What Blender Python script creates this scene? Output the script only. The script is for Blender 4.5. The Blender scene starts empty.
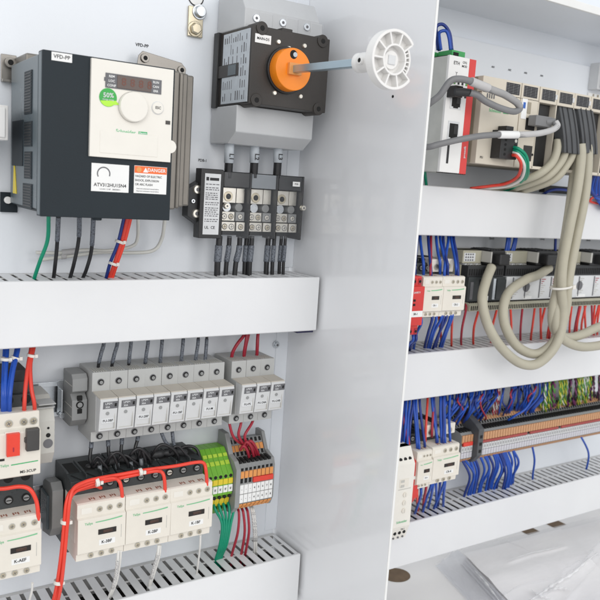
import bpy, bmesh, math, random
from mathutils import Vector, Matrix
random.seed(7)
scene = bpy.context.scene
COL = scene.collection
PI = math.pi

# ------------------------------------------------------------------ survey
# cabinet millimetres: X right along the mounting panel, d out of the panel
# towards the viewer, Z up (0 = eye level).  world = (X, -d, Z + 600) / 1000
EYE_D = 722.0
ZB = 600.0
FPX = 752.0
def _axes():
    dx = Vector((1150.0, -38.0, FPX)).normalized()
    dn = Vector((-330.0, 5000.0, FPX)); dn -= dx * dn.dot(dx); dn.normalize()
    dy = dx.cross(dn)
    return dx, dy, dn
AX, AY, AN = _axes()
def at(px, py, d):
    """surveyed photo point lying d mm in front of the panel -> (X, d, Z)"""
    v = Vector(((px - 300) / FPX, (py - 300) / FPX, 1.0))
    X, Y, Z = v.dot(AX), v.dot(AY), -v.dot(AN)
    s = (EYE_D - d) / Y
    return (X * s, d, Z * s)
def floor_at(px, py, z):
    v = Vector(((px - 300) / FPX, (py - 300) / FPX, 1.0))
    X, Y, Z = v.dot(AX), v.dot(AY), -v.dot(AN)
    s = z / Z
    return (X * s, EYE_D - Y * s, z)
def rect(tl, tr, br, bl, d):
    a, b, c, e = (at(p[0], p[1], d) for p in (tl, tr, br, bl))
    return ((a[0] + e[0]) / 2, (b[0] + c[0]) / 2, (c[2] + e[2]) / 2, (a[2] + b[2]) / 2)   # x0 x1 z0 z1

# ------------------------------------------------------------------ materials
M = {}
def mat(name, col, rough=0.45, metal=0.0, var=0.05, bump=0.0, scale=60.0, coat=0.0, spec=0.5, dirt=0.0, rvar=0.07):
    m = bpy.data.materials.new(name); m.use_nodes = True
    nt = m.node_tree; b = nt.nodes['Principled BSDF']
    tc = nt.nodes.new('ShaderNodeTexCoord')
    n = nt.nodes.new('ShaderNodeTexNoise'); n.inputs['Scale'].default_value = scale; n.inputs['Detail'].default_value = 5
    nt.links.new(tc.outputs['Object'], n.inputs['Vector'])
    r = nt.nodes.new('ShaderNodeValToRGB')
    r.color_ramp.elements[0].position = 0.3; r.color_ramp.elements[1].position = 0.7
    r.color_ramp.elements[0].color = tuple(max(0, c * (1 - var)) for c in col) + (1,)
    r.color_ramp.elements[1].color = tuple(min(1, c * (1 + var)) for c in col) + (1,)
    nt.links.new(n.outputs['Fac'], r.inputs['Fac'])
    src = r.outputs['Color']
    if dirt:
        n2 = nt.nodes.new('ShaderNodeTexNoise'); n2.inputs['Scale'].default_value = 9; n2.inputs['Detail'].default_value = 8
        nt.links.new(tc.outputs['Object'], n2.inputs['Vector'])
        r2 = nt.nodes.new('ShaderNodeValToRGB'); r2.color_ramp.elements[0].position = 0.35; r2.color_ramp.elements[1].position = 0.75
        r2.color_ramp.elements[0].color = (1 - dirt, 1 - dirt, 1 - dirt * 0.8, 1); r2.color_ramp.elements[1].color = (1, 1, 1, 1)
        nt.links.new(n2.outputs['Fac'], r2.inputs['Fac'])
        mx = nt.nodes.new('ShaderNodeMix'); mx.data_type = 'RGBA'; mx.blend_type = 'MULTIPLY'; mx.inputs['Factor'].default_value = 1
        nt.links.new(src, mx.inputs['A']); nt.links.new(r2.outputs['Color'], mx.inputs['B']); src = mx.outputs['Result']
    nt.links.new(src, b.inputs['Base Color'])
    rr = nt.nodes.new('ShaderNodeMapRange'); rr.inputs['To Min'].default_value = max(0.02, rough - rvar); rr.inputs['To Max'].default_value = min(1, rough + rvar)
    nt.links.new(n.outputs['Fac'], rr.inputs['Value']); nt.links.new(rr.outputs['Result'], b.inputs['Roughness'])
    b.inputs['Metallic'].default_value = metal
    b.inputs['Specular IOR Level'].default_value = spec
    b.inputs['Coat Weight'].default_value = coat
    if bump:
        n3 = nt.nodes.new('ShaderNodeTexNoise'); n3.inputs['Scale'].default_value = 900; n3.inputs['Detail'].default_value = 2
        nt.links.new(tc.outputs['Object'], n3.inputs['Vector'])
        bp = nt.nodes.new('ShaderNodeBump'); bp.inputs['Strength'].default_value = bump; bp.inputs['Distance'].default_value = 0.0004
        nt.links.new(n3.outputs['Fac'], bp.inputs['Height']); nt.links.new(bp.outputs['Normal'], b.inputs['Normal'])
    M[name] = m
    return m
mat('white_paint', (0.81, 0.842, 0.885), 0.32, var=0.015, bump=0.25, scale=8, dirt=0.03, rvar=0.03)
mat('partition_paint', (0.80, 0.81, 0.83), 0.13, var=0.012, bump=0.10, scale=8, dirt=0.02, rvar=0.015, coat=0.45)
mat('floor_paint', (0.86, 0.84, 0.83), 0.45, var=0.02, bump=0.2, scale=10, dirt=0.06)
mat('ceiling_paint', (0.36, 0.40, 0.46), 0.45, var=0.02, scale=8)
mat('edge_white', (0.80, 0.80, 0.79), 0.35, var=0.02)
mat('duct_white', (0.765, 0.77, 0.78), 0.40, var=0.015, bump=0.12, scale=12, dirt=0.05)
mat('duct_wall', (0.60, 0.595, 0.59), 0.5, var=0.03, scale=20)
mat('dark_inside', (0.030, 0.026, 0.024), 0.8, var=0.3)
mat('cream', (0.76, 0.715, 0.635), 0.42, var=0.02, bump=0.15, dirt=0.03)
mat('cream_light', (0.78, 0.75, 0.69), 0.4, var=0.02, bump=0.1)
mat('fuse_grey', (0.47, 0.475, 0.465), 0.45, var=0.03, bump=0.2, dirt=0.05)
mat('fuse_ledge', (0.52, 0.48, 0.42), 0.5, var=0.03, bump=0.2)
mat('handle_grey', (0.60, 0.605, 0.61), 0.4, var=0.02, bump=0.1)
mat('cover_grey', (0.52, 0.53, 0.54), 0.38, var=0.02, bump=0.2, dirt=0.03)
mat('mid_grey', (0.27, 0.275, 0.275), 0.5, var=0.05, bump=0.2)
mat('aux_grey', (0.50, 0.49, 0.455), 0.5, var=0.03, bump=0.2)
mat('charcoal', (0.018, 0.025, 0.031), 0.5, var=0.06, bump=0.22, scale=30, spec=0.22)
mat('charcoal_edge', (0.10, 0.125, 0.14), 0.35, var=0.05)
mat('side_smoke', (0.085, 0.11, 0.125), 0.28, var=0.1, bump=0.15, scale=15)
mat('black', (0.018, 0.018, 0.019), 0.42, var=0.15, bump=0.35)
mat('black_brown', (0.030, 0.026, 0.023), 0.45, var=0.1, bump=0.35)
mat('black_soft', (0.028, 0.029, 0.031), 0.55, var=0.12, bump=0.3)
mat('plug_grey', (0.075, 0.078, 0.083), 0.5, var=0.1, bump=0.4)
mat('contact_black', (0.040, 0.046, 0.048), 0.45, var=0.12, bump=0.3)
mat('hole', (0.006, 0.006, 0.006), 0.8, var=0.1)
mat('steel', (0.27, 0.255, 0.235), 0.36, 0.9, var=0.08, scale=120)
mat('heatsink', (0.21, 0.195, 0.175), 0.42, 0.7, var=0.1, scale=80)
mat('zinc', (0.62, 0.65, 0.68), 0.28, 1.0, var=0.06, scale=120)
mat('brass', (0.56, 0.50, 0.38), 0.34, 0.9, var=0.1, scale=150)
mat('nickel', (0.72, 0.69, 0.62), 0.3, 0.75, var=0.08, scale=150)
mat('shaft', (0.42, 0.52, 0.58), 0.3, 0.8, var=0.05)
mat('orange', (0.90, 0.25, 0.010), 0.35, var=0.04, bump=0.1)
mat('orange_dull', (0.56, 0.30, 0.155), 0.5, var=0.10, scale=300)
mat('digit', (0.13, 0.042, 0.026), 0.4)
mat('danger_orange', (0.82, 0.15, 0.03), 0.5)
mat('jumper_red', (0.36, 0.06, 0.055), 0.45, var=0.1)
mat('tag_grey', (0.62, 0.62, 0.63), 0.5, var=0.08, scale=300)
mat('tag_lilac', (0.55, 0.54, 0.58), 0.5, var=0.08, scale=300)
mat('tape_navy', (0.02, 0.02, 0.07), 0.4)
mat('orange_term', (0.72, 0.30, 0.085), 0.45, var=0.06)
mat('white_plastic', (0.80, 0.79, 0.775), 0.38, var=0.02, bump=0.1)
mat('label_white', (0.82, 0.82, 0.81), 0.5, var=0.02)
mat('label_grey', (0.50, 0.54, 0.58), 0.45, var=0.06, scale=150)
mat('label_pale', (0.66, 0.67, 0.68), 0.5, var=0.04)
mat('ink', (0.02, 0.02, 0.022), 0.6, var=0.1)
mat('ink_grey', (0.14, 0.14, 0.15), 0.6, var=0.1)
mat('ink_pink', (0.30, 0.14, 0.10), 0.6, var=0.2)
mat('green_print', (0.03, 0.42, 0.14), 0.5)
mat('green_soft', (0.18, 0.52, 0.27), 0.5)
mat('green_sticker', (0.015, 0.36, 0.045), 0.35)
mat('lime', (0.42, 0.80, 0.03), 0.35)
mat('red_print', (0.80, 0.07, 0.025), 0.5)
mat('red_button', (0.75, 0.055, 0.03), 0.35, var=0.04)
mat('dark_button', (0.055, 0.052, 0.05), 0.4, var=0.08)
mat('display', (0.055, 0.028, 0.020), 0.22, var=0.25, scale=200)
mat('window_black', (0.02, 0.016, 0.014), 0.3, var=0.2)
mat('wire_red', (0.70, 0.055, 0.035), 0.40, var=0.08)
mat('wire_scarlet', (0.80, 0.055, 0.030), 0.36, var=0.06)
mat('wire_dark_red', (0.36, 0.020, 0.040), 0.38, var=0.08)
mat('wire_blue', (0.012, 0.075, 0.42), 0.36, var=0.12)
mat('wire_navy', (0.012, 0.035, 0.22), 0.38, var=0.12)
mat('wire_green', (0.0, 0.27, 0.15), 0.38, var=0.08)
mat('wire_black', (0.016, 0.016, 0.018), 0.36, var=0.2)
mat('wire_white', (0.70, 0.69, 0.66), 0.42, var=0.05)
mat('wire_purple', (0.17, 0.035, 0.13), 0.4, var=0.1)
mat('wire_yellow', (0.50, 0.50, 0.05), 0.4, var=0.08)
mat('wire_leaf', (0.10, 0.30, 0.06), 0.4, var=0.08)
mat('cable_beige', (0.46, 0.43, 0.335), 0.5, var=0.04, bump=0.2, dirt=0.06)
mat('cable_grey', (0.20, 0.20, 0.205), 0.45, var=0.06, bump=0.15)
mat('cable_mid', (0.33, 0.325, 0.325), 0.45, var=0.06, bump=0.15)
mat('cable_light', (0.50, 0.49, 0.49), 0.5, var=0.05)
mat('cable_pale', (0.66, 0.66, 0.62), 0.5, var=0.04)
mat('tie', (0.74, 0.71, 0.66), 0.4, var=0.04)
mat('ground_green', (0.16, 0.42, 0.035), 0.42, var=0.05)
mat('ground_lime', (0.42, 0.62, 0.05), 0.42, var=0.05)
mat('ground_yellow', (0.72, 0.56, 0.03), 0.42, var=0.05)
mat('relay_red', (0.62, 0.040, 0.035), 0.4, var=0.05, bump=0.15)
mat('module_red', (0.66, 0.055, 0.05), 0.4, var=0.04)
mat('module_side', (0.58, 0.58, 0.54), 0.32, 0.15, var=0.06)
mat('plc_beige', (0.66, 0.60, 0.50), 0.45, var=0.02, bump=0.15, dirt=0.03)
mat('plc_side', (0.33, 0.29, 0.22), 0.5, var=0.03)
mat('base_beige', (0.42, 0.40, 0.31), 0.5, var=0.05, bump=0.2)
mat('conn_green', (0.05, 0.35, 0.10), 0.4, var=0.06)
mat('blue_logo', (0.03, 0.12, 0.45), 0.5)
mat('hole_brown', (0.15, 0.10, 0.06), 0.8, var=0.2)
mat('paper', (0.90, 0.885, 0.885), 0.75, var=0.02, scale=20, dirt=0.04)
mat('grey_box', (0.42, 0.42, 0.40), 0.4, 0.3, var=0.04)

def marker_mat():      # printed heat-shrink marker: dark characters on grey-white
    m = bpy.data.materials.new('marker_print'); m.use_nodes = True
    nt = m.node_tree; b = nt.nodes['Principled BSDF']
    tc = nt.nodes.new('ShaderNodeTexCoord'); v = nt.nodes.new('ShaderNodeTexVoronoi'); v.inputs['Scale'].default_value = 620
    nt.links.new(tc.outputs['Object'], v.inputs['Vector'])
    r = nt.nodes.new('ShaderNodeValToRGB'); r.color_ramp.interpolation = 'LINEAR'
    r.color_ramp.elements[0].position = 0.22; r.color_ramp.elements[1].position = 0.55
    r.color_ramp.elements[0].color = (0.050, 0.055, 0.068, 1); r.color_ramp.elements[1].color = (0.145, 0.162, 0.192, 1)
    nt.links.new(v.outputs['Distance'], r.inputs['Fac']); nt.links.new(r.outputs['Color'], b.inputs['Base Color'])
    b.inputs['Roughness'].default_value = 0.45
    M['marker_print'] = m
    w = m.copy(); w.name = 'marker_white'; k = [n for n in w.node_tree.nodes if n.type == 'VALTORGB'][0]
    k.color_ramp.elements[0].color = (0.30, 0.30, 0.31, 1); k.color_ramp.elements[1].color = (0.66, 0.65, 0.63, 1); M['marker_white'] = w
marker_mat()
def clear_mat(name, tint, transp, rough):
    m = bpy.data.materials.new(name); m.use_nodes = True
    nt = m.node_tree; out = nt.nodes['Material Output']; b = nt.nodes['Principled BSDF']
    b.inputs['Base Color'].default_value = tint + (1,); b.inputs['Roughness'].default_value = rough
    t = nt.nodes.new('ShaderNodeBsdfTransparent'); mx = nt.nodes.new('ShaderNodeMixShader')
    n = nt.nodes.new('ShaderNodeTexNoise'); n.inputs['Scale'].default_value = 14
    tc = nt.nodes.new('ShaderNodeTexCoord'); nt.links.new(tc.outputs['Object'], n.inputs['Vector'])
    mr = nt.nodes.new('ShaderNodeMapRange'); mr.inputs['To Min'].default_value = max(0.02, 1 - transp - 0.05); mr.inputs['To Max'].default_value = 1 - transp + 0.05
    nt.links.new(n.outputs['Fac'], mr.inputs['Value']); nt.links.new(mr.outputs['Result'], mx.inputs['Fac'])
    nt.links.new(t.outputs[0], mx.inputs[1]); nt.links.new(b.outputs[0], mx.inputs[2])
    nt.links.new(mx.outputs[0], out.inputs['Surface'])
    M[name] = m
clear_mat('clear_cover', (0.45, 0.47, 0.50), 0.97, 0.06)
clear_mat('clear_cover_hazy', (0.36, 0.39, 0.42), 0.45, 0.2)
clear_mat('film_edge', (0.62, 0.65, 0.73), 0.66, 0.05)
clear_mat('crease_highlight', (0.97, 0.97, 0.98), 0.30, 0.2)
clear_mat('clear_bag', (0.86, 0.86, 0.90), 0.62, 0.05)
def streaky(m):          # stretched plastic film: streaks of denser haze, sharper where folded
    nt = m.node_tree; n = [k for k in nt.nodes if k.type == 'TEX_NOISE'][0]; tc = [k for k in nt.nodes if k.type == 'TEX_COORD'][0]
    mp = nt.nodes.new('ShaderNodeMapping'); mp.inputs['Rotation'].default_value = (0, 0, math.radians(-48)); mp.inputs['Scale'].default_value = (3, 20, 3)
    nt.links.new(tc.outputs['Object'], mp.inputs['Vector']); nt.links.new(mp.outputs['Vector'], n.inputs['Vector']); n.inputs['Scale'].default_value = 1.0; n.inputs['Detail'].default_value = 6
    mr = [k for k in nt.nodes if k.type == 'MAP_RANGE'][0]; mr.inputs['From Min'].default_value = 0.42; mr.inputs['From Max'].default_value = 0.75; mr.inputs['To Min'].default_value = 0.07; mr.inputs['To Max'].default_value = 0.34
streaky(M['clear_bag'])

# ------------------------------------------------------------------ mesh builder
_text_cache = {}
def text_geo(s):
    if s in _text_cache: return _text_cache[s]
    cu = bpy.data.curves.new('lettering', 'FONT'); cu.body = s; cu.size = 1.0; cu.resolution_u = 2; cu.offset = 0.018
    cu.align_x = 'CENTER'; cu.align_y = 'CENTER'
    ob = bpy.data.objects.new('lettering', cu); COL.objects.link(ob)
    dg = bpy.context.evaluated_depsgraph_get(); dg.update()
    me = bpy.data.meshes.new_from_object(ob.evaluated_get(dg))
    g = ([tuple(v.co[:2]) for v in me.vertices], [tuple(p.vertices) for p in me.polygons])
    bpy.data.objects.remove(ob); bpy.data.meshes.remove(me); bpy.data.curves.remove(cu)
    _text_cache[s] = g
    return g

class MB:
    def __init__(s): s.v = []; s.f = []; s.mi = []; s.sm = []; s.mats = []
    def m(s, name):
        if name not in s.mats: s.mats.append(name)
        return s.mats.index(name)
    def add(s, vs, fs, mt, smooth=False):
        o = len(s.v); s.v += [tuple(v) for v in vs]; k = s.m(mt)
        for f in fs: s.f.append([i + o for i in f]); s.mi.append(k); s.sm.append(smooth)
        return s
    def box(s, x0, x1, d0, d1, z0, z1, mt):
        vs = [(x, d, z) for x in (x0, x1) for d in (d0, d1) for z in (z0, z1)]
        return s.add(vs, [(0, 1, 3, 2), (4, 6, 7, 5), (0, 4, 5, 1), (2, 3, 7, 6), (0, 2, 6, 4), (1, 5, 7, 3)], mt)
    def prism(s, prof, x0, x1, mt, ax='x'):
        n = len(prof)
        if ax == 'x': vs = [(x0, a, b) for a, b in prof] + [(x1, a, b) for a, b in prof]
        elif ax == 'd': vs = [(a, x0, b) for a, b in prof] + [(a, x1, b) for a, b in prof]
        else: vs = [(a, b, x0) for a, b in prof] + [(a, b, x1) for a, b in prof]
        fs = [tuple(range(n)), tuple(range(2 * n - 1, n - 1, -1))] + [(i, (i + 1) % n, n + (i + 1) % n, n + i) for i in range(n)]
        return s.add(vs, fs, mt)
    def cyl(s, c, axis, r, h, mt, seg=16, r2=None):
        """from c along axis (X,d,Z vector or letter) for h"""
        a = {'x': Vector((1, 0, 0)), 'd': Vector((0, 1, 0)), 'z': Vector((0, 0, 1))}.get(axis) if isinstance(axis, str) else Vector(axis).normalized()
        u = a.orthogonal().normalized(); w = a.cross(u); c = Vector(c); r2 = r if r2 is None else r2
        vs = [c + (u * math.cos(t) + w * math.sin(t)) * r for t in (2 * PI * i / seg for i in range(seg))]
        vs += [c + a * h + (u * math.cos(t) + w * math.sin(t)) * r2 for t in (2 * PI * i / seg for i in range(seg))]
        s.add(vs, [(i, (i + 1) % seg, seg + (i + 1) % seg, seg + i) for i in range(seg)], mt, True)
        o = len(s.v) - 2 * seg; k = s.m(mt)
        for f in (list(range(o, o + seg)), list(range(o + 2 * seg - 1, o + seg - 1, -1))): s.f.append(f); s.mi.append(k); s.sm.append(False)
        return s
    def tube(s, pts, r, mt, seg=8, cap=True):
        P = [Vector(p) for p in pts]; n = len(P); vs = []
        t = (P[1] - P[0]).normalized(); u = t.orthogonal().normalized()
        for i in range(n):
            t = (P[min(i + 1, n - 1)] - P[max(i - 1, 0)]).normalized()
            u = (u - t * u.dot(t)).normalized(); w = t.cross(u)
            rr = r[i] if isinstance(r, (list, tuple)) else r
            vs += [P[i] + (u * math.cos(a) + w * math.sin(a)) * rr for a in (2 * PI * k / seg for k in range(seg))]
        fs = [(i * seg + k, i * seg + (k + 1) % seg, (i + 1) * seg + (k + 1) % seg, (i + 1) * seg + k) for i in range(n - 1) for k in range(seg)]
        o = len(s.v); s.add(vs, fs, mt, True)
        if cap:
            k = s.m(mt)
            for f in (list(range(o, o + seg)), list(range(o + n * seg - 1, o + (n - 1) * seg - 1, -1))): s.f.append(f); s.mi.append(k); s.sm.append(False)
        return s
    def text(s, t, x, z, d, size, mt, face='front', rot=0, sx=1.0):
        vs, fs = text_geo(t); c, q = math.cos(rot), math.sin(rot); out = []
        for a, b in vs:
            a, b = a * size * sx, b * size
            a, b = a * c - b * q, a * q + b * c
            out.append((x + a, d, z + b) if face == 'front' else (x, d + a, z + b))
        return s.add(out, fs, mt)
    def screw(s, x, d, z, r, mt='nickel', ring='hole'):
        """slotted cross-head terminal screw in a dark recess, facing the viewer"""
        s.cyl((x, d - 0.8, z), 'd', r * 1.22, 1.0, ring, 14)
        s.cyl((x, d - 0.5, z), 'd', r * 0.95, 1.1, mt, 14)
        a = random.uniform(0, PI)
        for k in (0, PI / 2):
            c, q = math.cos(a + k), math.sin(a + k); L = r * 0.62; w = r * 0.10
            vs = [(x + c * i * L - q * j * w, d + 0.65, z + q * i * L + c * j * w) for i, j in ((-1, -1), (1, -1), (1, 1), (-1, 1))]
            s.add(vs, [(0, 1, 2, 3)], 'ink_grey')
        return s
    def build(s, name, parent=None, base=(0, 0, 0), bevel=0.5, seg=2):
        me = bpy.data.meshes.new(name)
        bx, bd, bz = base
        me.from_pydata([((x - bx) * .001, -(d - bd) * .001, (z - bz) * .001) for x, d, z in s.v], [], s.f)
        for n in s.mats: me.materials.append(M[n])
        me.polygons.foreach_set('material_index', s.mi); me.polygons.foreach_set('use_smooth', s.sm)
        bm = bmesh.new(); bm.from_mesh(me); bmesh.ops.recalc_face_normals(bm, faces=bm.faces[:]); bm.to_mesh(me); bm.free()
        o = bpy.data.objects.new(name, me); COL.objects.link(o)
        if parent is not None: o.parent = parent
        else: o.location = (bx * .001, -bd * .001, (bz + ZB) * .001)
        if bevel:
            bv = o.modifiers.new('soft_edges', 'BEVEL'); bv.width = bevel * .001; bv.segments = seg
            bv.limit_method = 'ANGLE'; bv.angle_limit = math.radians(50); bv.use_clamp_overlap = True
        return o

def tag(o, label, cat, group=None, kind=None):
    if label: o['label'] = label
    if cat: o['category'] = cat
    if group: o['group'] = group
    if kind: o['kind'] = kind
    return o
class Thing:
    """an Empty at the thing's base that parents its parts"""
    def __init__(s, name, label, cat, base, group=None):
        s.base = base; o = bpy.data.objects.new(name, None); COL.objects.link(o); o.empty_display_size = 0.01
        o.location = (base[0] * .001, -base[1] * .001, (base[2] + ZB) * .001)
        s.o = tag(o, label, cat, group)
    def part(s, name, mb, under=None, bevel=0.5, label=None):
        o = mb.build(name, under or s.o, s.base, bevel)
        if label: o['label'] = label
        return o
def dup(root, dx, dd, dz, label=None):
    r = root.copy(); COL.objects.link(r)
    r.location = root.location + Vector((dx, -dd, dz)) * .001
    if label: r['label'] = label
    for ch in list(root.children):
        c = ch.copy(); COL.objects.link(c); c.parent = r
        for g in list(ch.children):
            e = g.copy(); COL.objects.link(e); e.parent = c
    return r
def single(name, mb, label, cat, base, group=None, bevel=0.5):
    return tag(mb.build(name, None, base, bevel), label, cat, group)
def structure(name, mb, bevel=0.5):
    o = mb.build(name, None, (0, 0, 0), bevel); o['kind'] = 'structure'; return o

def spline(pts, n=8):
    P = [Vector(p) for p in pts]
    if len(P) < 3: return [P[0].lerp(P[-1], i / 6) for i in range(7)]
    P = [P[0] * 2 - P[1]] + P + [P[-1] * 2 - P[-2]]; out = []
    for i in range(1, len(P) - 2):
        a, b, c, e = P[i - 1:i + 3]
        for k in range(n):
            t = k / n
            out.append(0.5 * ((2 * b) + (c - a) * t + (2 * a - 5 * b + 4 * c - e) * t * t + (3 * b - a - 3 * c + e) * t ** 3))
    out.append(P[-2]); return out
def sub(path, t0, t1):
    n = len(path) - 1; out = []
    k = 9
    for i in range(k + 1):
        t = (t0 + (t1 - t0) * i / k) * n; j = min(int(t), n - 1)
        out.append(path[j].lerp(path[j + 1], t - j))
    return out
def wire(label, px, r, mt, group=None, sleeve=None, sleeve_mat='marker_print', cat='wire', name='wire', seg=8, raw=False, n=8, end_sleeve=None):
    pts = [Vector(p) if raw else Vector(at(*p)) for p in px]
    path = spline(pts, n)
    base = tuple(path[-1])
    o = tag(MB().tube(path, r, mt, seg).build(name, None, base, 0), label, cat, group)
    for sl in ([sleeve] if sleeve else []):
        MB().tube(sub(path, *sl), r * 1.22, sleeve_mat, seg).build('marker_sleeve', o, base, 0)
    return o
# ================================================================== SETTING
XP = 466.0          # partition between the two bays
structure('back_panel', MB().box(-420, XP - 4, -3, 0, -480, 400, 'white_paint'), 1.0)
structure('right_back_panel', MB().box(XP + 3, 1500, -3, 0, -474, 199, 'white_paint')
          .box(XP + 3, 1500, -14, -11, 196, 420, 'white_paint'), 1.2)
structure('cabinet_rear_wall', MB().box(-420, 1500, -96, -92, -560, -470, 'floor_paint'))
structure('partition_wall', MB().box(XP, XP + 2.2, -90, 204, -560, 420, 'partition_paint')
          .box(XP - 0.2, XP + 2.4, 204, 205.5, -560, 420, 'edge_white')
          .box(XP - 16, XP, -2, 1.2, -410, -156, 'white_paint').box(XP - 16, XP, -2, 1.2, -92, 400, 'white_paint'), 0.6)
FLOOR = -532.0
fl = MB(); fl.box(-420, 1500, -92, 420, FLOOR - 3, FLOOR, 'floor_paint'); structure('cabinet_floor', fl, 0)
cl = MB(); cl.box(XP + 3, 1500, -12, 108, 232, 234, 'white_paint').box(XP + 3, 1500, 108, 112, 229, 238, 'edge_white')
structure('cabinet_ceiling', cl, 0.6)

# ---------------------------------------------------------------- wiring ducts
def duct(label, x0, x1, z0, z1, pitch, slot, D=62.0, phase=0.0):
    t = Thing('wiring_duct', label, 'wiring duct', ((x0 + x1) / 2, 0, z0), 'white slotted wiring ducts')
    c = MB(); cl = 0.8 if x1 < XP else 0
    c.prism([(D - 3.6, z1 + .5), (D - 1, z1 + .5), (D, z1 - .3), (D, z0 + .3), (D - 1, z0 - .5), (D - 3.6, z0 - .5), (D - 3.6, z0 + .6), (D - 2, z0 + .6), (D - 2, z1 - .6), (D - 3.6, z1 - .6)], x0, x1, 'duct_white')
    t.part('cover', c, bevel=0.5)
    b = MB(); b.box(x0, x1, 0.3, 2, z0 + 1, z1 - 1, 'duct_wall')
    t.part('base', b, bevel=0)
    # dark wires added inside, standing in for the shade behind the slots
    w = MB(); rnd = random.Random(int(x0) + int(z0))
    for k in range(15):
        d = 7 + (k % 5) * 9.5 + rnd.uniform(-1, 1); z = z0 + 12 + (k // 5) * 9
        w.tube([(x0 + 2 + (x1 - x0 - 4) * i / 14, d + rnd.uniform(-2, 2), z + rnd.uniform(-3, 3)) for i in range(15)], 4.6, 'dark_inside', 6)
    t.part('slot_shade_wires', w, bevel=0)
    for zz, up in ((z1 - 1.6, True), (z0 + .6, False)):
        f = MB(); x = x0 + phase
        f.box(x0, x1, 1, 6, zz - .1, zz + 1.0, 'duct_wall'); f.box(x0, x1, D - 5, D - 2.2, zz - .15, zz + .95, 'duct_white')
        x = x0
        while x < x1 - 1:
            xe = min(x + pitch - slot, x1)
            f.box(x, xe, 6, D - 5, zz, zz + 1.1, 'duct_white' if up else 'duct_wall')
            if xe < x1: f.box(xe - .4, xe + slot + .4, D * .46, D * .46 + 2.4, zz - .2, zz + .7, 'duct_wall')
            x += pitch
        t.part('slotted_wall', f, bevel=0.25)
    if x1 < XP and z0 > -200:
        m = MB(); m.box(x1 - 22, x1 - 1, D - 24, D - 4, z0 - 3.2, z0 - .8, 'tape_navy'); t.part('edge_tape', m, bevel=.3)
    return t
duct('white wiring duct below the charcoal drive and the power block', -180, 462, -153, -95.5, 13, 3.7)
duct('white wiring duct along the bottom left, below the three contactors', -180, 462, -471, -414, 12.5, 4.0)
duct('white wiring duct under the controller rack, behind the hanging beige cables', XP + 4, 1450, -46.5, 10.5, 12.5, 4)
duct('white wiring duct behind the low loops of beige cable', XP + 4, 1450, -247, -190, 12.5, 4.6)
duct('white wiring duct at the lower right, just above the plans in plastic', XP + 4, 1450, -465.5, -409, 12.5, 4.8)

def rail(label, x0, x1, z):
    m = MB(); m.prism([(1, z - 17.5), (7, z - 17.5), (7, z - 13), (2.2, z - 13), (2.2, z + 13), (7, z + 13), (7, z + 17.5), (6, z + 17.5), (6, z + 14), (1, z + 14), (1, z - 14), (6, z - 14)], x0, x1, 'zinc')
    # keep a simple top-hat outline: flanges and web
    return single('din_rail', m, label, 'mounting rail', ((x0 + x1) / 2, 0, z - 17), None, 0.2)
rail('zinc mounting rail carrying the grey fuse holders', 100, 432, -219)
rail('zinc mounting rail carrying the three contactors and the terminals', 60, 425, -322)
rail('zinc mounting rail behind the row of cream relays and cable modules', 520, 1400, -104)
rail('zinc mounting rail behind the long orange terminal strip', 520, 1400, -326)

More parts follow.
